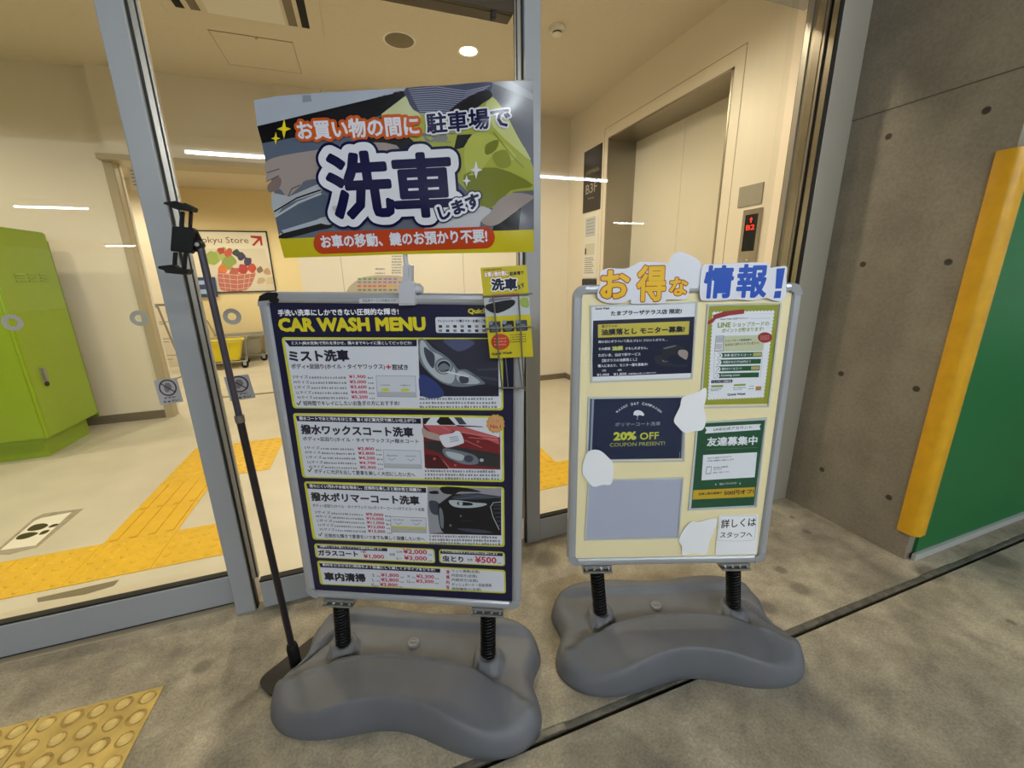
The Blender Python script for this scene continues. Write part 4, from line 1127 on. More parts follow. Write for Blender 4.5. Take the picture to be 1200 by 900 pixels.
# badge
BG = ink('badge gold', (190, 150, 70)); BP = ink('badge peach', (206, 150, 110))
b.poly([(580.7+(11.2 if i % 2 else 10)*math.cos(i*PI/12), 496.3+(11.4 if i % 2 else 10.2)*math.sin(i*PI/12)) for i in range(24)], BG, 10)
b.disc((580.7, 496.3), 8.6, 8.8, BP, 11); b.text('人気', (575, 495.6), (586, 495.9), 4.8, BG, 12, 0.04); b.text('No.1', (574.5, 501.8), (587, 502.1), 4.6, ink('badge red', (170, 70, 50)), 12, 0.04)
# picture three: front of a black car
kp = Crop(490, 560, 10)
b.poly([(501, 570.7), (587.3, 572), (587.5, 627.4), (503, 625.4)], D5, 3)
b.poly(kp((110, 108), (970, 120), (970, 215), (700, 180), (400, 190), (250, 300), (230, 430), (300, 640), (130, 650), (110, 400)), ink('photo pale grey', (140, 142, 150)), 4)
b.poly(kp((270, 105), (560, 115), (740, 165), (500, 160), (430, 190), (300, 180)), D5, 5, 3); b.poly(kp((130, 160), (220, 150), (240, 185), (150, 185)), D5, 5, 3); b.poly(kp((130, 270), (240, 290), (235, 430), (150, 400)), D2, 5, 3)
b.poly(kp((860, 120), (960, 125), (960, 190), (870, 170)), ink('photo mauve', (150, 140, 160)), 5)
b.poly(kp((420, 215), (640, 195), (900, 230), (700, 250), (430, 250)), D2, 5, 3); b.line(kp((430, 250), (700, 215), (960, 230)), 0.0014, D4, 6); b.line(kp((500, 195), (760, 200), (960, 215)), 0.001, D4, 6)
b.poly(kp((360, 265), (480, 262), (640, 285), (800, 300), (760, 330), (600, 350), (420, 335)), D3, 6, 4); b.poly(kp((470, 280), (620, 290), (630, 320), (480, 320)), D5, 7, 4); b.disc(kp((500, 300))[0], 2.4, 2.4, D3, 8)
b.poly(kp((235, 310), (280, 320), (320, 460), (310, 620), (270, 610), (240, 480)), D5, 6, 3); b.poly(kp((250, 350), (280, 370), (300, 470), (295, 590), (265, 560), (250, 450)), D4, 7, 3)
b.line(kp((970, 280), (880, 290), (848, 340), (880, 460), (950, 605)), 0.002, D3, 7)
for y in (320, 360, 410, 460, 510, 560): b.line(kp((870+(y-300)*0.25, y), (968, y-4)), 0.0012, D4, 6)
b.poly(kp((450, 590), (700, 600), (880, 640), (640, 640)), D2, 6, 3); b.line(kp((500, 500), (640, 505)), 0.0012, D2, 6); b.disc(kp((380, 555))[0], 1.4, 1.4, D4, 7); b.disc(kp((500, 445))[0], 1.2, 1.2, D4, 7)
tag(b.obj('menu_poster', P1.M), 'dark blue car wash price menu poster in the wider-lettered stand', 'poster')

# black tape on the frame corner, label strip
Ft = F1.off(0.0030)
b = MB(); kt = Crop(290, 320, 10)
pts = [tuple(Ft(p)) for p in kt((128, 330), (140, 270), (230, 225), (340, 225), (362, 245), (345, 290), (372, 310), (355, 350), (260, 340), (255, 318))]
b.prism(pts, -0.0006, 0.0008, M_TAPE)
o_ = b.obj('tape_patch', Ft.M, bevel=0.0004); tag(o_, 'torn black tape on the corner of the menu stand frame', 'tape')
b = Print(Ft); b.poly([(421, 349.5), (469.5, 349.5), (469.5, 355.2), (421, 355.2)], ink('label pale', (196, 198, 202)), 0)
b.text('自転車サービス対象外です', (425, 354), (464, 354), 3.6, K_GRY, 1, 0.02)
tag(b.obj('label_strip', Ft.M), 'small white label strip with tiny print on the top rail of the menu stand', 'label')

# ------------------------------------------------------------------ clip pole and car wash banner
FB_ = Frame((0.0984, 0.984, 1.2683), (0.541, -0.245, 0.007), (-0.012, -0.026, 0.318))
Fc = F1.off(0.006)
M_CLIP = mat('pale grey clip plastic', (186, 188, 196), 0.35)
e = empty('sign_clip', Fc.M)
kc = Crop(440, 290, 11.25)
def cpts(*a): return [tuple(Fc(p)) for p in kc(*a)]
b = MB(); b.prism(cpts((330, 760), (325, 500), (370, 440), (500, 450), (535, 470), (540, 755)), -0.004, 0.012, M_CLIP); b.prism(cpts((345, 745), (345, 725), (510, 725), (515, 745)), 0.012, 0.0135, M_GREYW); b.obj('jaw', Fc.M, e, bevel=0.002)
b = MB(); b.prism(cpts((330, 760), (330, 600), (535, 600), (540, 760)), -0.042, -0.032, M_CLIP); b.prism(cpts((330, 480), (330, 600), (535, 600), (535, 480)), -0.042, -0.004, M_CLIP); b.obj('rear_jaw', Fc.M, e, bevel=0.002)
b = MB(); b.prism(cpts((372, 450), (362, 240), (430, 215), (480, 235), (480, 445)), -0.016, 0.004, M_CLIP); b.prism(cpts((440, 400), (436, 260), (452, 255), (455, 400)), 0.004, 0.005, M_GREYW); b.obj('socket', Fc.M, e, bevel=0.0015)
b = MB(); b.lathe([(0.009, -0.012), (0.009, 0.010), (0.007, 0.012)], M_CLIP, 16, Matrix.Translation((cpts((560, 555))[0][0], cpts((560, 555))[0][1], 0)) @ Matrix.Rotation(PI/2, 4, 'Y')); b.obj('screw_knob', Fc.M, e, smooth=40)
pb = Fc.pt(*cpts((395, 300))[0], -0.010); pt_ = FB_.off(-0.016).pt(*FB_((452, 130)), 0)
b = MB(); b.tube([pb, pb.lerp(pt_, 0.5), pt_], 0.0055, M_CLIP, 10); b.obj('pole', parent=e, smooth=60)
tag(e, 'pale grey plastic clip with an upright rod on the menu stand top rail', 'clip')

b = Print(FB_); b.LAYER = 0.0004; kb = Crop(290, 80, 3.4286)
def hb(v): return v/3.4286
G = lambda n, c: ink('banner '+n, c, 0.2)
OUT = ((25, 128), (120, 113), (300, 101), (640, 82), (900, 63), (1148, 48), (1150, 400), (1151, 738), (900, 742), (600, 748), (400, 755), (150, 762), (120, 560), (70, 330))
b.flat([tuple(FB_(p)) for p in kb(*OUT)], 0, G('slate', (92, 100, 114)))
b.add(b.v[:0], [], K_WHT)
bk = [tuple(FB_(p)) for p in kb(*OUT)]
b.poly(kb((25, 128), (120, 113), (300, 101), (640, 82), (640, 92), (500, 126), (270, 180), (40, 233)), G('pale blue', (164, 172, 184)), 1)
b.poly(kb((225, 112), (258, 110), (262, 135), (225, 140)), G('mid blue', (130, 138, 150)), 2)
b.poly(kb((40, 233), (270, 180), (500, 126), (640, 86), (640, 130), (560, 185), (330, 255), (60, 302)), G('black', (12, 12, 16)), 1)
b.poly(kb((60, 302), (330, 255), (480, 262), (480, 300), (340, 318), (75, 385)), G('blue grey', (84, 96, 116)), 1)
b.poly(kb((420, 262), (560, 185), (660, 170), (720, 270), (870, 290), (870, 330), (560, 330), (430, 305)), G('dark', (24, 24, 28)), 1)
b.poly(kb((72, 380), (140, 352), (330, 322), (430, 300), (600, 310), (600, 400), (330, 440), (240, 452), (215, 475), (165, 515), (148, 505), (130, 485), (90, 498), (82, 470), (118, 438), (76, 452), (76, 425)), G('skin', (152, 140, 136)), 2, 3)
b.poly(kb((82, 470), (118, 438), (138, 446), (128, 484), (88, 498)), G('skin shade', (120, 104, 100)), 3, 3); b.line(kb((80, 420), (130, 405)), 0.002, G('skin line', (96, 80, 76)), 3); b.line(kb((78, 455), (128, 432)), 0.002, G('skin line', (96, 80, 76)), 3); b.line(kb((165, 515), (180, 485), (215, 470)), 0.002, G('skin line', (96, 80, 76)), 3)
b.poly(kb((95, 500), (170, 515), (300, 462), (300, 498), (205, 528), (140, 562), (112, 596)), G('cloth', (166, 172, 180)), 2, 2)
b.line(kb((110, 575), (200, 522), (300, 490)), 0.003, G('dark', (24, 24, 28)), 3); b.line(kb((112, 598), (205, 540), (300, 505)), 0.004, G('cloth light', (176, 184, 192)), 3)
b.poly(kb((128, 672), (280, 612), (320, 598), (345, 612), (338, 640), (290, 650), (160, 684)), G('black', (12, 12, 16)), 2, 2); b.poly(kb((138, 652), (285, 607), (300, 622), (150, 662)), G('pale blue', (164, 172, 184)), 3); b.poly(kb((285, 606), (325, 596), (340, 608), (335, 628), (300, 624)), G('cloth', (166, 172, 180)), 4, 3)
b.poly(kb((112, 596), (300, 505), (345, 520), (330, 600), (140, 655), (128, 672)), G('door blue', (78, 90, 108)), 1)
b.poly(kb((965, 58), (1148, 48), (1150, 655), (1060, 655), (960, 350)), G('tarmac', (98, 100, 108)), 1)
b.poly(kb((980, 60), (1060, 55), (1149, 105), (1149, 130)), G('tarmac light', (132, 134, 142)), 2)
b.poly(kb((540, 188), (640, 112), (690, 180), (870, 170), (980, 130), (1060, 235), (1075, 300), (1115, 320), (1149, 400), (1149, 490), (1070, 495), (1000, 560), (940, 560), (870, 480), (700, 320)), G('shirt', (158, 164, 66)), 2)
b.poly(kb((540, 188), (640, 112), (690, 180), (700, 200), (560, 200)), G('shirt pale', (190, 194, 148)), 3)
b.poly(kb((975, 110), (1030, 170), (1075, 255), (1100, 300), (1140, 370), (1085, 330), (990, 240), (960, 160)), G('shirt light', (186, 190, 122)), 3, 2)
b.poly(kb((880, 300), (960, 260), (1080, 350), (1030, 380), (990, 350), (930, 420), (880, 420)), G('shirt fold', (172, 178, 84)), 3, 3)
b.poly(kb((870, 430), (1000, 400), (1149, 470), (1060, 490), (1010, 540), (960, 560), (900, 520)), G('shirt dark', (112, 118, 40)), 3, 3)
b.poly(kb((960, 310), (1010, 290), (1000, 330), (960, 350)), G('shirt dark', (112, 118, 40)), 4, 3); b.poly(kb((985, 350), (1040, 330), (1060, 390), (1010, 400)), G('shirt dark2', (132, 138, 52)), 4, 3)
b.line(kb((990, 260), (1070, 360), (1110, 400)), 0.0014, G('shirt dark', (112, 118, 40)), 4)
b.poly(kb((640, 82), (800, 72), (965, 58), (985, 75), (960, 130), (900, 175), (800, 190), (720, 188), (670, 170), (645, 125)), G('cap navy', (62, 66, 90)), 4, 2)
for i in range(13): b.line(kb((650+i*4, 88+i*8), (760, 78+i*9), (880-i*3, 95+i*8), (975-i*10, 75+i*7.5)), 0.0011, G('cap stripe', (150, 154, 176)), 5)
b.poly(kb((800, 190), (870, 130), (960, 92), (985, 120), (930, 160), (905, 210), (840, 215)), G('hair', (30, 28, 32)), 6, 3)
b.poly(kb((845, 270), (905, 268), (870, 320), (830, 330)), G('dark', (24, 24, 28)), 3)
b.poly(kb((700, 262), (840, 262), (820, 300), (720, 298)), G('window grey', (120, 122, 122)), 2)
b.poly(kb((990, 625), (1075, 570), (1100, 545), (1090, 655), (985, 655)), G('black', (12, 12, 16)), 3)
b.poly(kb((940, 612), (975, 580), (1010, 530), (1070, 500), (1149, 512), (1140, 530), (1090, 565), (1010, 625), (965, 632)), G('skin', (152, 140, 136)), 4, 3)
b.poly(kb((900, 580), (940, 555), (980, 570), (985, 600), (940, 612), (930, 640), (870, 655), (720, 655), (740, 620)), G('white cloth', (182, 184, 190)), 3, 3)
b.poly(kb((130, 685), (560, 668), (1150, 648), (1151, 738), (600, 748), (150, 762)), G('yellow', (190, 176, 24)), 5)
# pill
pl = [(275+22-22*math.cos(a), 719-45*math.sin(a)) for a in [PI/2*i/5 for i in range(-5, 6)]]
q = [(268+38*(1-math.cos(t)), 702-44*math.sin(t)) for t in [(-PI/2+PI*i/10) for i in range(11)]]
q2 = [(995-38*(1-math.cos(t)), 680+44*math.sin(t)) for t in [(-PI/2+PI*i/10) for i in range(11)]]
b.poly(kb(*(q+q2)), G('pill', (178, 60, 20)), 6)
GW = G('white', (214, 216, 226)); GN = G('navy', (4, 4, 58)); GO = G('orange', (190, 84, 22))
b.text('お車の移動、鍵のお預かり不要!', kb((303, 724))[0], kb((966, 700))[0], hb(54), GW, 8, 0.035)
b.text('お買い物の間に', kb((212, 292))[0], kb((696, 272))[0], hb(78), GW, 9, 0.032, [(GO, 0.15)])
b.text('駐車場で', kb((726, 268))[0], kb((1060, 243))[0], hb(84), GN, 9, 0.03, [(GW, 0.075)])
b.text('洗', kb((352, 612))[0], kb((603, 600))[0], hb(272), GN, 11, 0.036, [(GN, 0.155), (GW, 0.115)])
b.text('車', kb((600, 606))[0], kb((845, 596))[0], hb(262), GN, 11, 0.034, [(GN, 0.155), (GW, 0.115)])
b.text('します', kb((780, 614))[0], kb((944, 554))[0], hb(62), GN, 13.5, 0.05, [(GN, 0.22), (GW, 0.15)])
def star(c, r, m, l):
    b.poly([(c[0]+(r if i % 2 == 0 else r*0.28)*math.sin(i*PI/4)*(0.72 if i % 4 == 2 else 1), c[1]-(r if i % 2 == 0 else r*0.28)*math.cos(i*PI/4)) for i in range(8)], m, l)
star(kb((153, 246))[0], hb(40), G('star yellow', (222, 206, 30)), 9); star(kb((120, 284))[0], hb(26), G('star yellow', (222, 206, 30)), 9)
star(kb((920, 410))[0], hb(36), GW, 9); star(kb((882, 453))[0], hb(24), GW, 9)
o_ = b.obj('banner', FB_.M)
# the sheet is laminated and a little buckled: cut it finely and bend everything on it alike
bm = bmesh.new(); bm.from_mesh(o_.data)
us = [v.co.x for v in bm.verts]; vs_ = [v.co.y for v in bm.verts]
for lo, hi, ax in ((min(us), max(us), 0), (min(vs_), max(vs_), 1)):
    t = lo+0.011
    while t < hi:
        no = (1, 0, 0) if ax == 0 else (0, 1, 0); co = (t, 0, 0) if ax == 0 else (0, t, 0)
        bmesh.ops.bisect_plane(bm, geom=bm.verts[:]+bm.edges[:]+bm.faces[:], plane_co=co, plane_no=no, dist=1e-7); t += 0.011
UL, UH, VL, VH = min(us), max(us), min(vs_), max(vs_)
def buckle(u, v):
    s = (u-UL)/(UH-UL); t = (v-VL)/(VH-VL)
    z = 0.010*math.sin(PI*s)*0.6*(t-0.3)
    z += 0.0075*math.exp(-((s-0.86)/0.10)**2-((t-0.80)/0.16)**2)
    z -= 0.005*math.exp(-((s-0.93)/0.05)**2-((t-0.30)/0.12)**2)
    z += 0.004*math.exp(-((s-0.20)/0.08)**2-((t-0.45)/0.10)**2)
    z += 0.0016*math.sin(9*s+5*t)*math.sin(6*t+1)
    return z
for v in bm.verts: v.co.z += buckle(v.co.x, v.co.y)
bm.to_mesh(o_.data); bm.free()
o_.data.polygons.foreach_set('use_smooth', [True]*len(o_.data.polygons))
sol = None
tag(o_, 'large glossy car wash banner with big navy lettering above the menu stand', 'banner')

# ------------------------------------------------------------------ flyers on the cream board
P2 = F2.off(-0.0052)
def pocket(q, label):
    """Clear plastic pocket: a thin pane with raised pale edges, fixed to the board."""
    F = P2
    e = empty('paper_pocket', F.M)
    c = [F(p) for p in q]
    b = MB(); n = 4; wd = 0.0045
    for i in range(4):
        a, d = c[i], c[(i+1) % 4]; t = (d-a).normalized(); nn = Vector((-t.y, t.x))
        mid = (c[0]+c[1]+c[2]+c[3])/4
        if (mid-a).dot(nn) < 0: nn = -nn
        b.prism([tuple(a), tuple(d), tuple(d+nn*wd-t*wd), tuple(a+nn*wd+t*wd)], 0.0, 0.0032, M_EDGE)
    b.obj('pocket_edge', F.M, e)
    b = MB(); b.prism([tuple(p) for p in c], 0.0026, 0.0030, M_CLEAR); b.obj('clear_cover', F.M, e)
    return tag(e, label, 'plastic pocket')
M_EDGE = mat('clear acrylic edge', (196, 200, 196), 0.2)
PP = P2.off(0.0006)
def flyer(q, m):
    b = Print(PP); b.prism([tuple(PP(p)) for p in q], -0.0003, 0.0, m); return b
# flyer A: monitor campaign
kA = Crop(690, 350, 9)
pocket(kA((12, 70), (1148, 30), (1092, 848), (22, 888)), 'clear plastic pocket over the dark flyer at the top of the cream board')
b = flyer(kA((20, 76), (1140, 38), (1086, 830), (30, 866)), K_WHT)
b.poly(kA((45, 232), (1115, 190), (1080, 785), (35, 825)), ink('flyer navy', (22, 28, 56)), 1)
b.poly(kA((97, 272), (1062, 237), (1052, 378), (97, 412)), ink('flyer yellow', (206, 192, 78)), 2)
b.text('Quick Wash', kA((66, 120))[0], kA((217, 115))[0], 2.8, K_BLK, 2, 0.05)
b.text('たまプラーザテラス店 限定!', kA((230, 182))[0], kA((978, 157))[0], 5.8, K_INK, 2, 0.04)
b.text('窓ガラスの', kA((135, 306))[0], kA((300, 300))[0], 2.8, K_INK, 3, 0.03)
b.text('油膜落とし モニター募集!', kA((130, 390))[0], kA((1010, 354))[0], 7.6, K_INK, 3, 0.045)
for t, p, q, h in (('雨の日にギラついて見えづらい フロントガラス…', (100, 470), (830, 446), 3.2), ('その原因', (102, 546), (225, 541), 3.2), ('かもしれません。', (385, 540), (620, 532), 3.2), ('ただいま、当店で新サービス', (100, 614), (545, 600), 3.6),
                   ('【窓ガラスの油膜落とし】', (140, 670), (505, 656), 3.6), ('導入にあたり、モニター様を募集中!', (95, 726), (620, 708), 3.6), ('1回', (140, 770), (180, 768), 2.4), ('4回', (300, 765), (345, 763), 2.4),
                   ('¥1,000', (85, 820), (215, 815), 3.2), ('¥1,800', (260, 813), (398, 807), 3.2), ('(作業時間はお車により異なります)', (415, 804), (710, 790), 2.0)):
    b.text(t, kA(p)[0], kA(q)[0], h, K_WHT, 2, 0.02)
b.poly(kA((240, 505), (365, 500), (362, 545), (240, 550)), ink('flyer olive', (70, 90, 50)), 2); b.text('油膜', kA((245, 548))[0], kA((360, 543))[0], 5.2, ink('flyer lime', (206, 214, 110)), 3, 0.05)
b.poly(kA((690, 620), (760, 590), (820, 640), (900, 690), (1030, 690), (1020, 720), (850, 715), (720, 690)), ink('flyer dim', (42, 46, 60)), 2, 4)
b.poly(kA((775, 530), (830, 500), (930, 488), (1010, 520), (1048, 565), (1030, 600), (940, 590), (860, 600), (800, 660), (775, 640)), ink('flyer glove', (40, 42, 46)), 3, 4)
b.poly(kA((950, 545), (1010, 540), (1046, 570), (1030, 640), (990, 625), (945, 590)), K_SKIN, 4, 3); b.poly(kA((770, 640), (800, 660), (835, 655), (810, 668), (780, 665)), K_GRY, 4, 3); b.poly(kA((790, 520), (900, 492), (920, 500), (810, 530)), K_GRY, 4, 3)
tag(b.obj('flyer', PP.M), 'white-headed dark blue flyer with a yellow bar, top of the cream board', 'flyer', 'flyers on the cream board')
# flyer B: green stamp-edged
kB = Crop(820, 350, 6.92)
pocket(kB((58, 45), (660, 32), (560, 878), (-2, 890)), 'clear plastic pocket over the olive stamp-edged flyer')
b = flyer(kB((78, 62), (642, 48), (552, 852), (8, 862)), ink('flyer olive green', (158, 162, 52)))
pts = []
def scallop(a, c, n, amp):
    o = []
    for i in range(n):
        t = i/n; x = a[0]+(c[0]-a[0])*t; y = a[1]+(c[1]-a[1])*t
        dx, dy = c[0]-a[0], c[1]-a[1]; L = math.hypot(dx, dy); s_ = amp*(1 if i % 2 else -1)
        o.append((x+dy/L*s_, y-dx/L*s_))
    return o
S4 = [(105, 108), (605, 96), (518, 800), (65, 820)]
for i, n in enumerate((36, 50, 36, 50)): pts += scallop(S4[i], S4[(i+1) % 4], n, 4.5)
b.poly(kB(*pts), K_WHT, 1)
b.poly(kB((62, 212), (68, 180), (105, 160), (110, 132), (200, 102), (360, 85), (360, 122), (240, 136), (130, 165), (108, 192)), ink('ribbon red', (158, 52, 46)), 2)
b.text('Quick Wash 公式アカウント', kB((165, 174))[0], kB((395, 166))[0], 2.2, K_INK, 2, 0.03); b.line(kB((410, 162), (570, 158)), 0.0006, K_GRY, 2); b.line(kB((420, 125), (590, 120)), 0.0005, K_LGR, 2)
KG = ink('flyer text green', (150, 168, 84)); KDG = ink('flyer dark green', (34, 92, 58))
b.text('LINE', kB((143, 236))[0], kB((250, 232))[0], 6, KG, 2, 0.05); b.text('ショップカードの', kB((265, 231))[0], kB((560, 220))[0], 5.6, KG, 2, 0.03); b.text('ポイントが貯まります!', kB((178, 278))[0], kB((515, 262))[0], 5.2, KG, 2, 0.03)
b.poly(kB((195, 302), (532, 292), (512, 425), (188, 430)), ink('flyer pale green', (206, 212, 176)), 2)
b.poly(kB((130, 302), (196, 300), (190, 425), (118, 428)), K_GRY, 3); b.poly(kB((134, 308), (191, 306), (186, 418), (123, 421)), K_WHT, 4); b.poly(kB((135, 312), (190, 310), (186, 355), (130, 358)), K_LGR, 5); b.poly(kB((130, 365), (184, 363), (180, 410), (126, 412)), ink('flyer pinkish', (206, 196, 200)), 5)
b.text('ショップカード新規登録で', kB((208, 350))[0], kB((420, 340))[0], 2.4, K_INK, 3, 0.02); b.text('もれなく2ポイントプレゼント!', kB((205, 386))[0], kB((480, 370))[0], 3.4, ink('flyer brown', (150, 100, 30)), 3, 0.04)
b.disc(kB((528, 315))[0], 8.4, 6.2, ink('ribbon red', (158, 52, 46)), 4)
for i in range(3): b.grey_lines(kB((492, 308+i*13))[0], kB((564, 304+i*13))[0], 1.1, ink('flyer pink', (206, 150, 140)), 5, 6, i)
for i, (t, tg) in enumerate((('洗車 窓ガラスコート', 1), ('次回かならず300円オフ', 0), ('撥水ホイールコート', 1), ('Coming soon', 0))):
    x0, x1 = 150-i*8, 505-i*8; y0, y1 = 440+i*55, 432+i*55
    b.poly(kB((x0, y0), (x1, y1), (x1-4, y1+40), (x0-4, y0+41)), KDG, 3)
    b.disc(kB((x0+14, y0+21))[0], 2.9, 2.8, K_WHT, 4); b.text('1234'[i], kB((x0+10, y0+29))[0], kB((x0+19, y0+29))[0], 2.4, KDG, 5, 0.03)
    b.text(t, kB((x0+44, y0+30))[0], kB((x0+(270 if i < 2 else 205 if i == 2 else 195), y0+25))[0], 3, K_WHT, 4, 0.02)
    if tg: b.poly(kB((x1-72, y1+8), (x1-6, y1+6), (x1-8, y1+33), (x1-74, y1+34)), ink('flyer tan', (186, 180, 110)), 4)
b.line(kB((120, 435), (112, 645)), 0.0006, K_GRY, 3); b.line(kB((112, 645), (490, 635), (512, 440)), 0.0006, K_GRY, 3)
b.poly(kB((92, 662), (266, 656), (263, 680), (92, 686)), K_INK, 3); b.text('ショップカード取得方法', kB((98, 681))[0], kB((255, 675))[0], 1.9, K_WHT, 4, 0.02)
b.poly(kB((92, 702), (190, 698), (188, 716), (92, 720)), KG, 3); b.poly(kB((275, 694), (372, 690), (370, 706), (275, 710)), KG, 3)
for i, (x0, y0, x1) in enumerate(((88, 738, 178), (88, 750, 150), (272, 728, 378), (272, 742, 340), (400, 715, 440), (395, 735, 440))): b.grey_lines(kB((x0, y0))[0], kB((x1, y0-4))[0], 1.1, K_GRY, 3, 7, i)
b.poly(kB((454, 712), (500, 710), (496, 742), (452, 744)), ink('flyer amber', (186, 130, 50)), 3)
b.text('Quick Wash', kB((222, 790))[0], kB((370, 783))[0], 3, K_INK, 3, 0.05)
tag(b.obj('flyer', PP.M), 'olive green flyer with a stamp-like scalloped edge and dark green rows', 'flyer', 'flyers on the cream board')
# flyer C: rainy day coupon
kC = Crop(660, 450, 3.912)
pocket(kC((114, 60), (562, 54), (556, 355), (104, 362)), 'clear plastic pocket over the navy coupon flyer')
b = flyer(kC((120, 68), (556, 60), (546, 342), (112, 350)), ink('coupon pale', (150, 160, 176)))
b.poly(kC((142, 70), (552, 62), (540, 340), (130, 346)), ink('coupon navy', (24, 40, 72)), 1)
b.line(kC((128, 70), (118, 348)), 0.0035, ink('coupon navy', (24, 40, 72)), 1); b.line(kC((548, 300), (540, 340)), 0.001, K_LGR, 2); b.line(kC((535, 310), (533, 340)), 0.001, K_LGR, 2)
arc = 'RAINY DAY CAMPAIGN'
for i, ch in enumerate(arc):
    if ch == ' ': continue
    t = (i+0.5)/len(arc); ang = math.radians(-42+84*t); cx, cy, R_ = 347, 245, 150
    x = cx+R_*math.sin(ang); y = cy-R_*math.cos(ang)
    dx, dy = 5.2*math.cos(ang), 5.2*math.sin(ang)
    if ch == 'I': dx, dy = dx*0.3, dy*0.3
    b.text(ch, kC((x-dx, y-dy))[0], kC((x+dx, y+dy))[0], 3.2, K_WHT, 2, 0.02)
b.poly(kC((322, 142), (326, 126), (340, 120), (358, 124), (372, 140), (364, 146), (352, 142), (338, 146), (330, 142)), K_WHT, 2, 3); b.line(kC((346, 142), (338, 158), (342, 162)), 0.0010, K_WHT, 2)
b.text('ポリマーコート洗車', kC((238, 195))[0], kC((445, 190))[0], 4.6, K_LGR, 2, 0.0)
b.text('20%', kC((230, 260))[0], kC((335, 256))[0], 10, ink('coupon yellow', (206, 210, 70)), 2, 0.05); b.text('OFF', kC((351, 256))[0], kC((438, 252))[0], 8.4, ink('coupon yellow', (206, 210, 70)), 2, 0.015)
b.text('COUPON PRESENT!', kC((213, 288))[0], kC((466, 280))[0], 4.4, ink('coupon yellow dim', (168, 174, 90)), 2, 0.015)
tag(b.obj('flyer', PP.M), 'navy flyer reading 20% OFF in yellow on the cream board', 'flyer', 'flyers on the cream board')
# flyer D: green friend campaign
kD = Crop(800, 480, 5)
pocket(kD((82, 72), (492, 46), (432, 572), (30, 590)), 'clear plastic pocket over the deep green flyer')
b = flyer(kD((78, 82), (484, 58), (424, 566), (40, 582)), K_LGR)
b.poly(kD((92, 82), (480, 62), (418, 560), (50, 578)), ink('friend green', (24, 84, 54)), 1)
b.poly(kD((130, 102), (460, 84), (450, 98), (456, 118), (130, 140), (140, 120)), K_WHT, 2)
b.text('LINE公式アカウント', kD((180, 126))[0], kD((405, 112))[0], 3.8, ink('friend green', (24, 84, 54)), 3, 0.015)
b.text('友達募集中', kD((140, 216))[0], kD((435, 206))[0], 10.6, K_WHT, 2, 0.03)
b.line(kD((130, 234), (437, 222)), 0.0006, KG, 2)
b.poly(kD((120, 266), (436, 250), (422, 396), (110, 414)), K_WHT, 2)
for i, (t, p, q) in enumerate((('友だち追加するだけで', (146, 290), (285, 280)), ('お得な情報をお届けします', (145, 306), (300, 296)), ('追加は簡単', (180, 346), (265, 338)), ('カメラで', (180, 358), (230, 354)), ('読み取って追加してください', (178, 374), (275, 368)))):
    b.text(t, kD(p)[0], kD(q)[0], 1.9, K_INK, 3, 0.01)
b.rr(kD((140, 334), (170, 332), (165, 376), (134, 378)), 0.002, K_GRY, 3); b.rr(kD((143, 338), (167, 336), (162, 372), (137, 374)), 0.0015, K_WHT, 4)
b.text('追加してもらえた方', kD((215, 442))[0], kD((315, 435))[0], 2.4, K_WHT, 2, 0.01); star(kD((194, 438))[0], 1.6, K_WHT, 2); star(kD((336, 433))[0], 1.6, K_WHT, 2)
b.poly(kD((63, 472), (424, 454), (418, 510), (57, 527)), ink('friend yellow', (206, 170, 40)), 2)
b.text('洗車or車内清掃が', kD((92, 502))[0], kD((230, 494))[0], 2.8, K_INK, 3, 0.03); b.text('500円オフ!', kD((242, 503))[0], kD((416, 492))[0], 5.4, K_INK, 3, 0.03)
tag(b.obj('flyer', PP.M), 'deep green flyer with a white ribbon heading and a yellow bar', 'flyer', 'flyers on the cream board')
# flyer E: blank sheet
pocket(kC((114, 438), (552, 427), (530, 706), (96, 717)), 'clear plastic pocket over the blank white sheet')
b = flyer(kC((118, 444), (548, 432), (522, 700), (106, 710)), ink('blank sheet', (182, 187, 204)))
tag(b.obj('flyer', PP.M), 'blank white sheet low on the cream board', 'flyer', 'flyers on the cream board')
# handwritten note
PN = P2.off(0.0022); b = Print(PN)
b.prism([tuple(PN(p)) for p in kC((716, 602), (896, 598), (886, 778), (696, 782))], -0.0004, 0.0, K_WHT)
rim = kC((722, 612), (730, 606), (880, 604), (886, 612), (878, 706), (868, 716), (800, 720), (712, 718), (708, 708), (716, 640), (722, 612)); b.line(rim, 0.0007, K_GRY, 1)
b.text('詳しくは', kC((723, 662))[0], kC((882, 652))[0], 10.4, K_BLK, 1, 0.018); b.text('スタッフへ', kC((718, 706))[0], kC((866, 704))[0], 7, K_BLK, 1, 0.016)
tag(b.obj('handwritten_note', PN.M), 'white handwritten note at the bottom corner of the cream board', 'note')
# plain white paper cut-outs
def cutout(name, F, pts, label, m=None, cat='paper cutout', sm=5):
    b = Print(F); b.prism([tuple(F(p)) for p in (smooth_pts(pts, sm) if sm else pts)], -0.0005, 0.0005, m or K_WHT)
    return b
PCc = P2.off(0.0042)
b = cutout('', PCc, kC((508, 165), (535, 105), (545, 65), (580, 48), (620, 35), (654, 18), (656, 60), (645, 110), (655, 160), (640, 208), (600, 216), (558, 224), (525, 195)), '')
tag(b.obj('paper_cutout', PCc.M), 'plain white paper cutout overlapping the navy coupon and the deep green flyer', 'paper cutout', 'white paper cutouts on the cream board')
b = cutout('', PCc, kC((88, 405), (95, 350), (118, 308), (165, 304), (205, 335), (230, 372), (222, 455), (180, 462), (138, 470), (108, 440)), '')
tag(b.obj('paper_cutout', PCc.M), 'plain white paper cutout between the navy coupon and the blank sheet', 'paper cutout', 'white paper cutouts on the cream board')
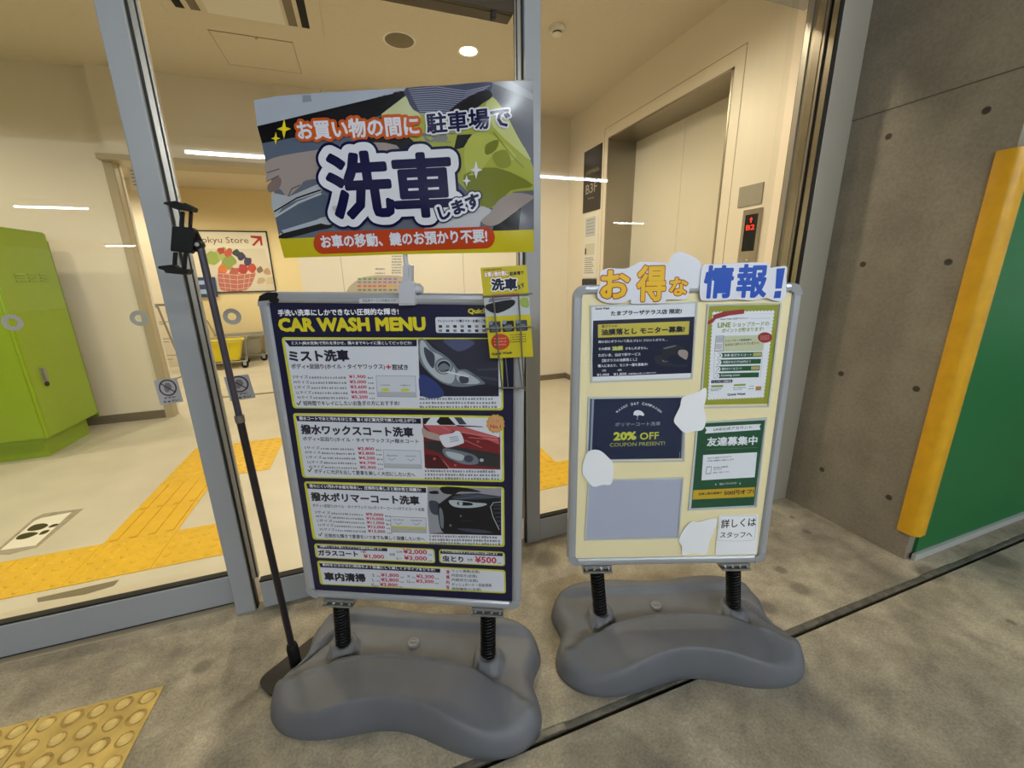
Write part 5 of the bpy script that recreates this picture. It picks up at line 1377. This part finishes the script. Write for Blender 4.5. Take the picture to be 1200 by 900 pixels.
b = cutout('', PCc, kC((530, 718), (548, 675), (585, 632), (625, 632), (655, 622), (704, 618), (690, 680), (672, 720), (655, 778), (600, 776), (548, 782), (545, 745)), '')
tag(b.obj('paper_cutout', PCc.M), 'plain white paper cutout beside the handwritten note', 'paper cutout', 'white paper cutouts on the cream board')
# headline boards across the top rail
PH = F2.off(0.0045); kH = Crop(690, 290, 5)
M_CARD = mat('white card', (222, 224, 234), 0.4)
def headline(pts, sm=0):
    b = Print(PH); b.prism([tuple(PH(p)) for p in (smooth_pts(pts, sm) if sm else pts)], -0.002, 0.0, M_CARD); return b
b = headline(kH((50, 285), (58, 235), (72, 205), (66, 150), (110, 122), (170, 124), (222, 122), (262, 105), (300, 85), (335, 84), (462, 94), (468, 165), (560, 165), (592, 180), (588, 255), (572, 300), (520, 306), (455, 306), (440, 326), (330, 328), (252, 330), (246, 308), (190, 325), (120, 326), (72, 312)), 4)
KR = ink('headline red', (150, 44, 20)); KY = ink('headline yellow', (232, 186, 26)); KBL = ink('headline blue', (20, 78, 180))
b.text('お', kH((64, 300))[0], kH((234, 300))[0], 33.5, KY, 3, 0.036, [(KR, 0.032)])
b.text('得', kH((276, 318))[0], kH((446, 314))[0], 42.5, KY, 3, 0.032, [(KR, 0.026)])
b.text('な', kH((470, 284))[0], kH((574, 282))[0], 21.5, KY, 3, 0.036, [(KR, 0.045)])
tag(b.obj('headline_card', PH.M), 'white headline card with yellow red-edged letters across the top rail', 'headline card')
b = headline(kH((655, 300), (652, 205), (668, 108), (720, 98), (845, 92), (860, 90), (1046, 90), (1062, 118), (1110, 112), (1160, 112), (1158, 170), (1150, 300), (1085, 310), (1040, 296), (960, 310), (862, 305), (800, 310), (700, 312)), 3)
b.text('情', kH((665, 300))[0], kH((838, 298))[0], 39, KBL, 2, 0.04); b.text('報', kH((858, 298))[0], kH((1036, 294))[0], 40, KBL, 2, 0.036)
b.poly(kH((1100, 124), (1150, 120), (1130, 240), (1092, 242)), KBL, 2); b.poly(kH((1090, 256), (1128, 254), (1122, 296), (1082, 298)), KBL, 2)
tag(b.obj('headline_card', PH.M), 'white headline card with bold blue letters across the top rail', 'headline card')
PH2 = F2.off(0.0015); b = Print(PH2)
b.prism([tuple(PH2(p)) for p in smooth_pts(kH((455, 180), (470, 90), (490, 45), (530, 24), (580, 38), (630, 65), (664, 105), (664, 180), (645, 225), (600, 240), (520, 240)), 5)], -0.001, 0.0, M_CARD)
tag(b.obj('paper_cutout', PH2.M), 'plain white paper cutout standing above the rail between the two headline cards', 'paper cutout', 'white paper cutouts on the cream board')

# ------------------------------------------------------------------ wire leaflet holder on the menu stand
FL = F1.off(0.022); kL = Crop(540, 280, 5)
b = Print(FL)
b.prism([tuple(FL(p)) for p in kL((115, 170), (385, 152), (425, 690), (172, 700))], -0.0012, 0.0, ink('leaflet yellow', (196, 182, 30)))
b.grey_lines(kL((135, 188))[0], kL((240, 180))[0], 1.8, K_INK, 1, 12)
b.text('お買い物の間に', kL((140, 225))[0], kL((278, 215))[0], 6, K_WHT, 2, 0.04, [(ink('leaflet orange', (196, 130, 60)), 0.12)])
b.text('駐車場で', kL((288, 216))[0], kL((370, 208))[0], 4.6, K_NAVY, 2, 0.04)
b.text('洗車', kL((180, 305))[0], kL((332, 300))[0], 14.5, K_NAVY, 3, 0.05, [(K_WHT, 0.08)])
b.text('します', kL((318, 306))[0], kL((378, 280))[0], 6, K_NAVY, 3, 0.03)
b.poly(kL((185, 326), (340, 318), (340, 334), (186, 342)), K_RORG, 1)
b.poly(kL((136, 345), (400, 330), (406, 442), (145, 456)), K_LGR, 1); b.poly(kL((150, 385), (300, 355), (310, 390), (220, 435), (160, 420)), K_BLK, 2, 3); b.poly(kL((345, 350), (390, 345), (398, 400), (355, 395)), KG, 2, 3); b.poly(kL((170, 348), (300, 342), (290, 352), (160, 372)), K_GRY, 2)
for i in range(3):
    x = 163+i*78
    b.poly(kL((x, 486-i*4), (x+68, 482-i*4), (x+73, 545-i*4), (x+6, 550-i*4)), [D2, D5, D2][i], 1); b.poly(kL((x+12, 515-i*4), (x+55, 505-i*4), (x+60, 535-i*4), (x+20, 540-i*4)), D4, 2, 2); b.disc(kL((x+14, 492-i*4))[0], 2.6, 2.6, ink('leaflet blue', (120, 140, 170)), 2)
b.disc(kL((232, 603))[0], 11, 9.6, K_RORG, 1)
for i in range(3): b.grey_lines(kL((196, 588+i*18))[0], kL((268, 585+i*18))[0], 1.6, ink('flyer pink', (206, 150, 140)), 2, 6, i)
for i in range(4): b.grey_lines(kL((290, 565+i*14))[0], kL((385, 560+i*14))[0], 1.2, K_INK, 1, 8, 30+i)
b.text('Quick Wash', kL((180, 684))[0], kL((302, 675))[0], 3.4, K_INK, 1, 0.05)
tag(b.obj('leaflet', FL.M), 'yellow car wash leaflet in the wire holder on the menu stand', 'leaflet')
Fw = F1.off(0.030); Fb2 = F1.off(0.0085)
e = empty('leaflet_holder', Fw.M)
M_WIRE = mat('dull chrome wire', (140, 136, 130), 0.3, 0.85)
b = MB(); W2 = lambda F, x, y: (lambda q: F.pt(q.x, q.y))(F(kL((x, y))[0]))
for a, c in (((190, 328), (242, 880)), ((338, 318), (372, 885))):
    b.tube([W2(Fb2, a[0]+3, a[1]+18), W2(Fw, *a), W2(Fw, *c), W2(Fb2, c[0]+2, c[1])], 0.0019, M_WIRE, 8)
b.obj('front_wire', parent=e, smooth=60)
b = MB()
for a, c in (((128, 336), (420, 320)), ((142, 526), (432, 512))): b.tube([W2(Fb2, a[0]+4, a[1]+8), W2(Fw, *a), W2(Fw, *c), W2(Fb2, c[0]-4, c[1]+8)], 0.0017, M_WIRE, 8); b.obj('cross_wire', parent=e, smooth=60); b = MB()
b.tube([W2(Fw, 228, 872), W2(Fw, 372, 872)], 0.0019, M_WIRE, 8)
b.obj('cross_wire', parent=e, smooth=60)
b = MB()
for a, c in (((262, 690), (278, 872)), ((290, 330), (360, 872))): b.tube([W2(Fb2, *a), W2(Fb2, *c)], 0.0017, M_WIRE, 8)
b.tube([W2(Fb2, 225, 872), W2(Fb2, 375, 872)], 0.0017, M_WIRE, 8); b.tube([W2(Fb2, 225, 872), W2(Fw, 228, 872)], 0.0017, M_WIRE, 8); b.tube([W2(Fb2, 375, 872), W2(Fw, 372, 872)], 0.0017, M_WIRE, 8)
b.obj('back_wire', parent=e, smooth=60)
tag(e, 'chrome wire leaflet holder hung on the menu stand frame', 'leaflet holder')

# ------------------------------------------------------------------ phone stand
base_p = Vector((-0.330, 1.220, 0.0)); top_p = aty((234.5, 288), 1.222)
e = empty('phone_stand', T3(base_p.x, base_p.y, 0))
M_POLE = mat('dark pole', (44, 38, 42), 0.3, 0.3); M_POLEU = mat('upper pole grey', (74, 70, 80), 0.32, 0.4)
ba = math.radians(38); BMx = T3(base_p.x+0.005, base_p.y+0.004, 0, ba)
b = MB(); L_, W_, r_ = 0.105, 0.052, 0.030; pts = []
for cx, cy, a0 in ((L_-r_, W_-r_, 0), (-L_+r_, W_-r_, PI/2), (-L_+r_, -W_+r_, PI), (L_-r_, -W_+r_, 1.5*PI)):
    pts += [(cx+r_*math.cos(a0+k/6*PI/2), cy+r_*math.sin(a0+k/6*PI/2)) for k in range(7)]
b.prism(pts, 0.0, 0.010, mat('dark base plate', (40, 36, 33), 0.4, 0.2)); b.obj('base_plate', BMx, e, bevel=0.003)
P0 = Vector((base_p.x, base_p.y, 0.008)); ax = (top_p-P0)
def along(t): return P0+ax*t
QA = ax.to_track_quat('Z', 'Y').to_matrix().to_4x4(); LA = ax.length
b = MB(); b.lathe([(0.017, 0), (0.017, 0.07), (0.0145, 0.082), (0.012, 0.084)], M_BLACK, 20); b.obj('base_socket', Matrix.Translation(P0) @ QA, e, smooth=40)
b = MB(); b.tube([along(0.05), along(0.655)], 0.0098, M_POLE, 16); b.obj('lower_pole', parent=e, smooth=60)
b = MB(); b.tube([along(0.650), along(0.665)], 0.0118, M_WIRE, 16); b.obj('pole_collar', parent=e, smooth=60)
b = MB(); b.tube([along(0.66), along(0.997)], 0.0082, M_POLEU, 16); b.obj('upper_pole', parent=e, smooth=60)
Fp = Frame(top_p, (1, -0.05, 0.02), (0.03, 0, 1)); kP = Crop(190, 230, 9)
def pp(*a): return [tuple(Fp(p)) for p in kP(*a)]
b = MB(); cq = pp((392, 512))[0]; b.lathe([(0.0085, -0.012), (0.0095, -0.010), (0.0095, 0.010), (0.0085, 0.012), (0.004, 0.012), (0.004, 0.0125)], M_BLACK, 20, Matrix.Translation((cq[0], cq[1], 0))); b.lathe([(0.0045, 0.012), (0.0045, 0.0135)], M_WIRE, 16, Matrix.Translation((cq[0], cq[1], 0)))
j_ = b.obj('tilt_joint', Fp.M, e, smooth=40)
b = MB(); b.prism(pp((130, 320), (345, 335), (360, 360), (350, 580), (320, 605), (110, 580)), -0.008, 0.014, M_BLACK); b.prism(pp((320, 350), (360, 360), (425, 490), (420, 540), (345, 590), (320, 560)), -0.012, -0.004, M_BLACK); b.obj('clamp_body', Fp.M, e, bevel=0.003)
for nm, a in (('upper_jaw', (((80, 85), (210, 70), (265, 100), (300, 90), (375, 130), (365, 172), (150, 140), (140, 115), (80, 105)), ((205, 160), (245, 165), (235, 330), (188, 325)), ((295, 150), (330, 160), (320, 335), (285, 330)))),
              ('lower_jaw', (((20, 740), (155, 725), (220, 765), (325, 770), (322, 815), (285, 828), (95, 810), (85, 785), (22, 765)), ((128, 590), (170, 590), (160, 735), (118, 730)), ((235, 595), (275, 600), (262, 770), (220, 765))))):
    b = MB(); b.prism(pp(*a[0]), -0.006, 0.030, M_BLACK); b.prism(pp(*a[1]), 0.0, 0.007, M_BLACK); b.prism(pp(*a[2]), 0.0, 0.007, M_BLACK); b.obj(nm, Fp.M, e, bevel=0.002)
tag(e, 'black phone holder on a thin pole with a flat base plate beside the menu stand', 'phone stand')

# ------------------------------------------------------------------ stickers on the glass
def door_sticker(F, q, label):
    b = Print(F); b.prism([tuple(F(p)) for p in q], -0.0004, 0.0, ink('sticker grey', (176, 174, 176)))
    a = [F(p) for p in q]; o = a[3]; ex = (a[2]-a[3]); ey = (a[0]-a[3])
    def P(u, v): p = o+ex*u+ey*v; return uvp(F, p.x, p.y)
    KB_ = ink('sticker dark', (44, 38, 46))
    for rr_, m, l in ((0.36, KB_, 1), (0.30, ink('sticker grey', (176, 174, 176)), 2)):
        b.poly([P(0.5+rr_*1.05*math.cos(2*PI*i/28), 0.64+rr_*0.92*math.sin(2*PI*i/28)) for i in range(28)], m, l)
    b.poly([P(0.36, 0.52), P(0.34, 0.68), P(0.42, 0.80), P(0.50, 0.84), P(0.62, 0.80), P(0.68, 0.66), P(0.60, 0.56), P(0.46, 0.46)], ink('sticker mid', (120, 112, 120)), 3, 3)
    b.line([P(0.25, 0.84), P(0.75, 0.44)], 0.0035, KB_, 4)
    b.text('ドアに', P(0.26, 0.20), P(0.74, 0.20), abs(P(0.3, 0.20)[1]-P(0.3, 0.285)[1]), KB_, 2, 0.05)
    b.text('ちゅうい', P(0.16, 0.05), P(0.84, 0.05), abs(P(0.3, 0.05)[1]-P(0.3, 0.15)[1]), KB_, 2, 0.05)
    return tag(b.obj('door_sticker', F.M), label, 'sticker')
FD1 = Frame((0, 1.6098, 0), (1, 0, 0), (0, 0, 1)); FD2 = Frame((0, 1.5595, 0), (1, 0, 0), (0, 0, 1))
door_sticker(FD1, ((180, 446), (207, 442.5), (215, 470.5), (188, 475)), 'grey door warning sticker on the sliding leaf beside the door post')
door_sticker(FD2, ((262, 442), (291, 438.5), (299.5, 466), (270, 470.5)), 'grey door warning sticker on the fixed glass panel behind the phone pole')
def ring_sticker(F, c, label, r=0.024, ri=0.011):
    q = F(c); b = MB(); n = 28
    vs = [(q.x+R_*math.cos(2*PI*i/n), q.y+R_*math.sin(2*PI*i/n), z) for R_, z in ((r, -0.0002), (r, 0.0003), (ri, 0.0003), (ri, -0.0002)) for i in range(n)]
    fs = [(k*n+i, k*n+(i+1) % n, ((k+1) % 4)*n+(i+1) % n, ((k+1) % 4)*n+i) for k in range(4) for i in range(n)]
    b.add(vs, fs, mat('frosted ring', (172, 168, 156), 0.5)); return tag(b.obj('glass_marker', F.M), label, 'sticker')
ring_sticker(FD1, (14.5, 378), 'round grey glass marker ring in front of the green locker')
ring_sticker(FD1, (163, 373), 'round grey glass marker ring on the sliding leaf beside the door post')
ring_sticker(FD2, (272, 371), 'round grey glass marker ring on the fixed glass panel above the yellow tub cart', 0.026, 0.012)
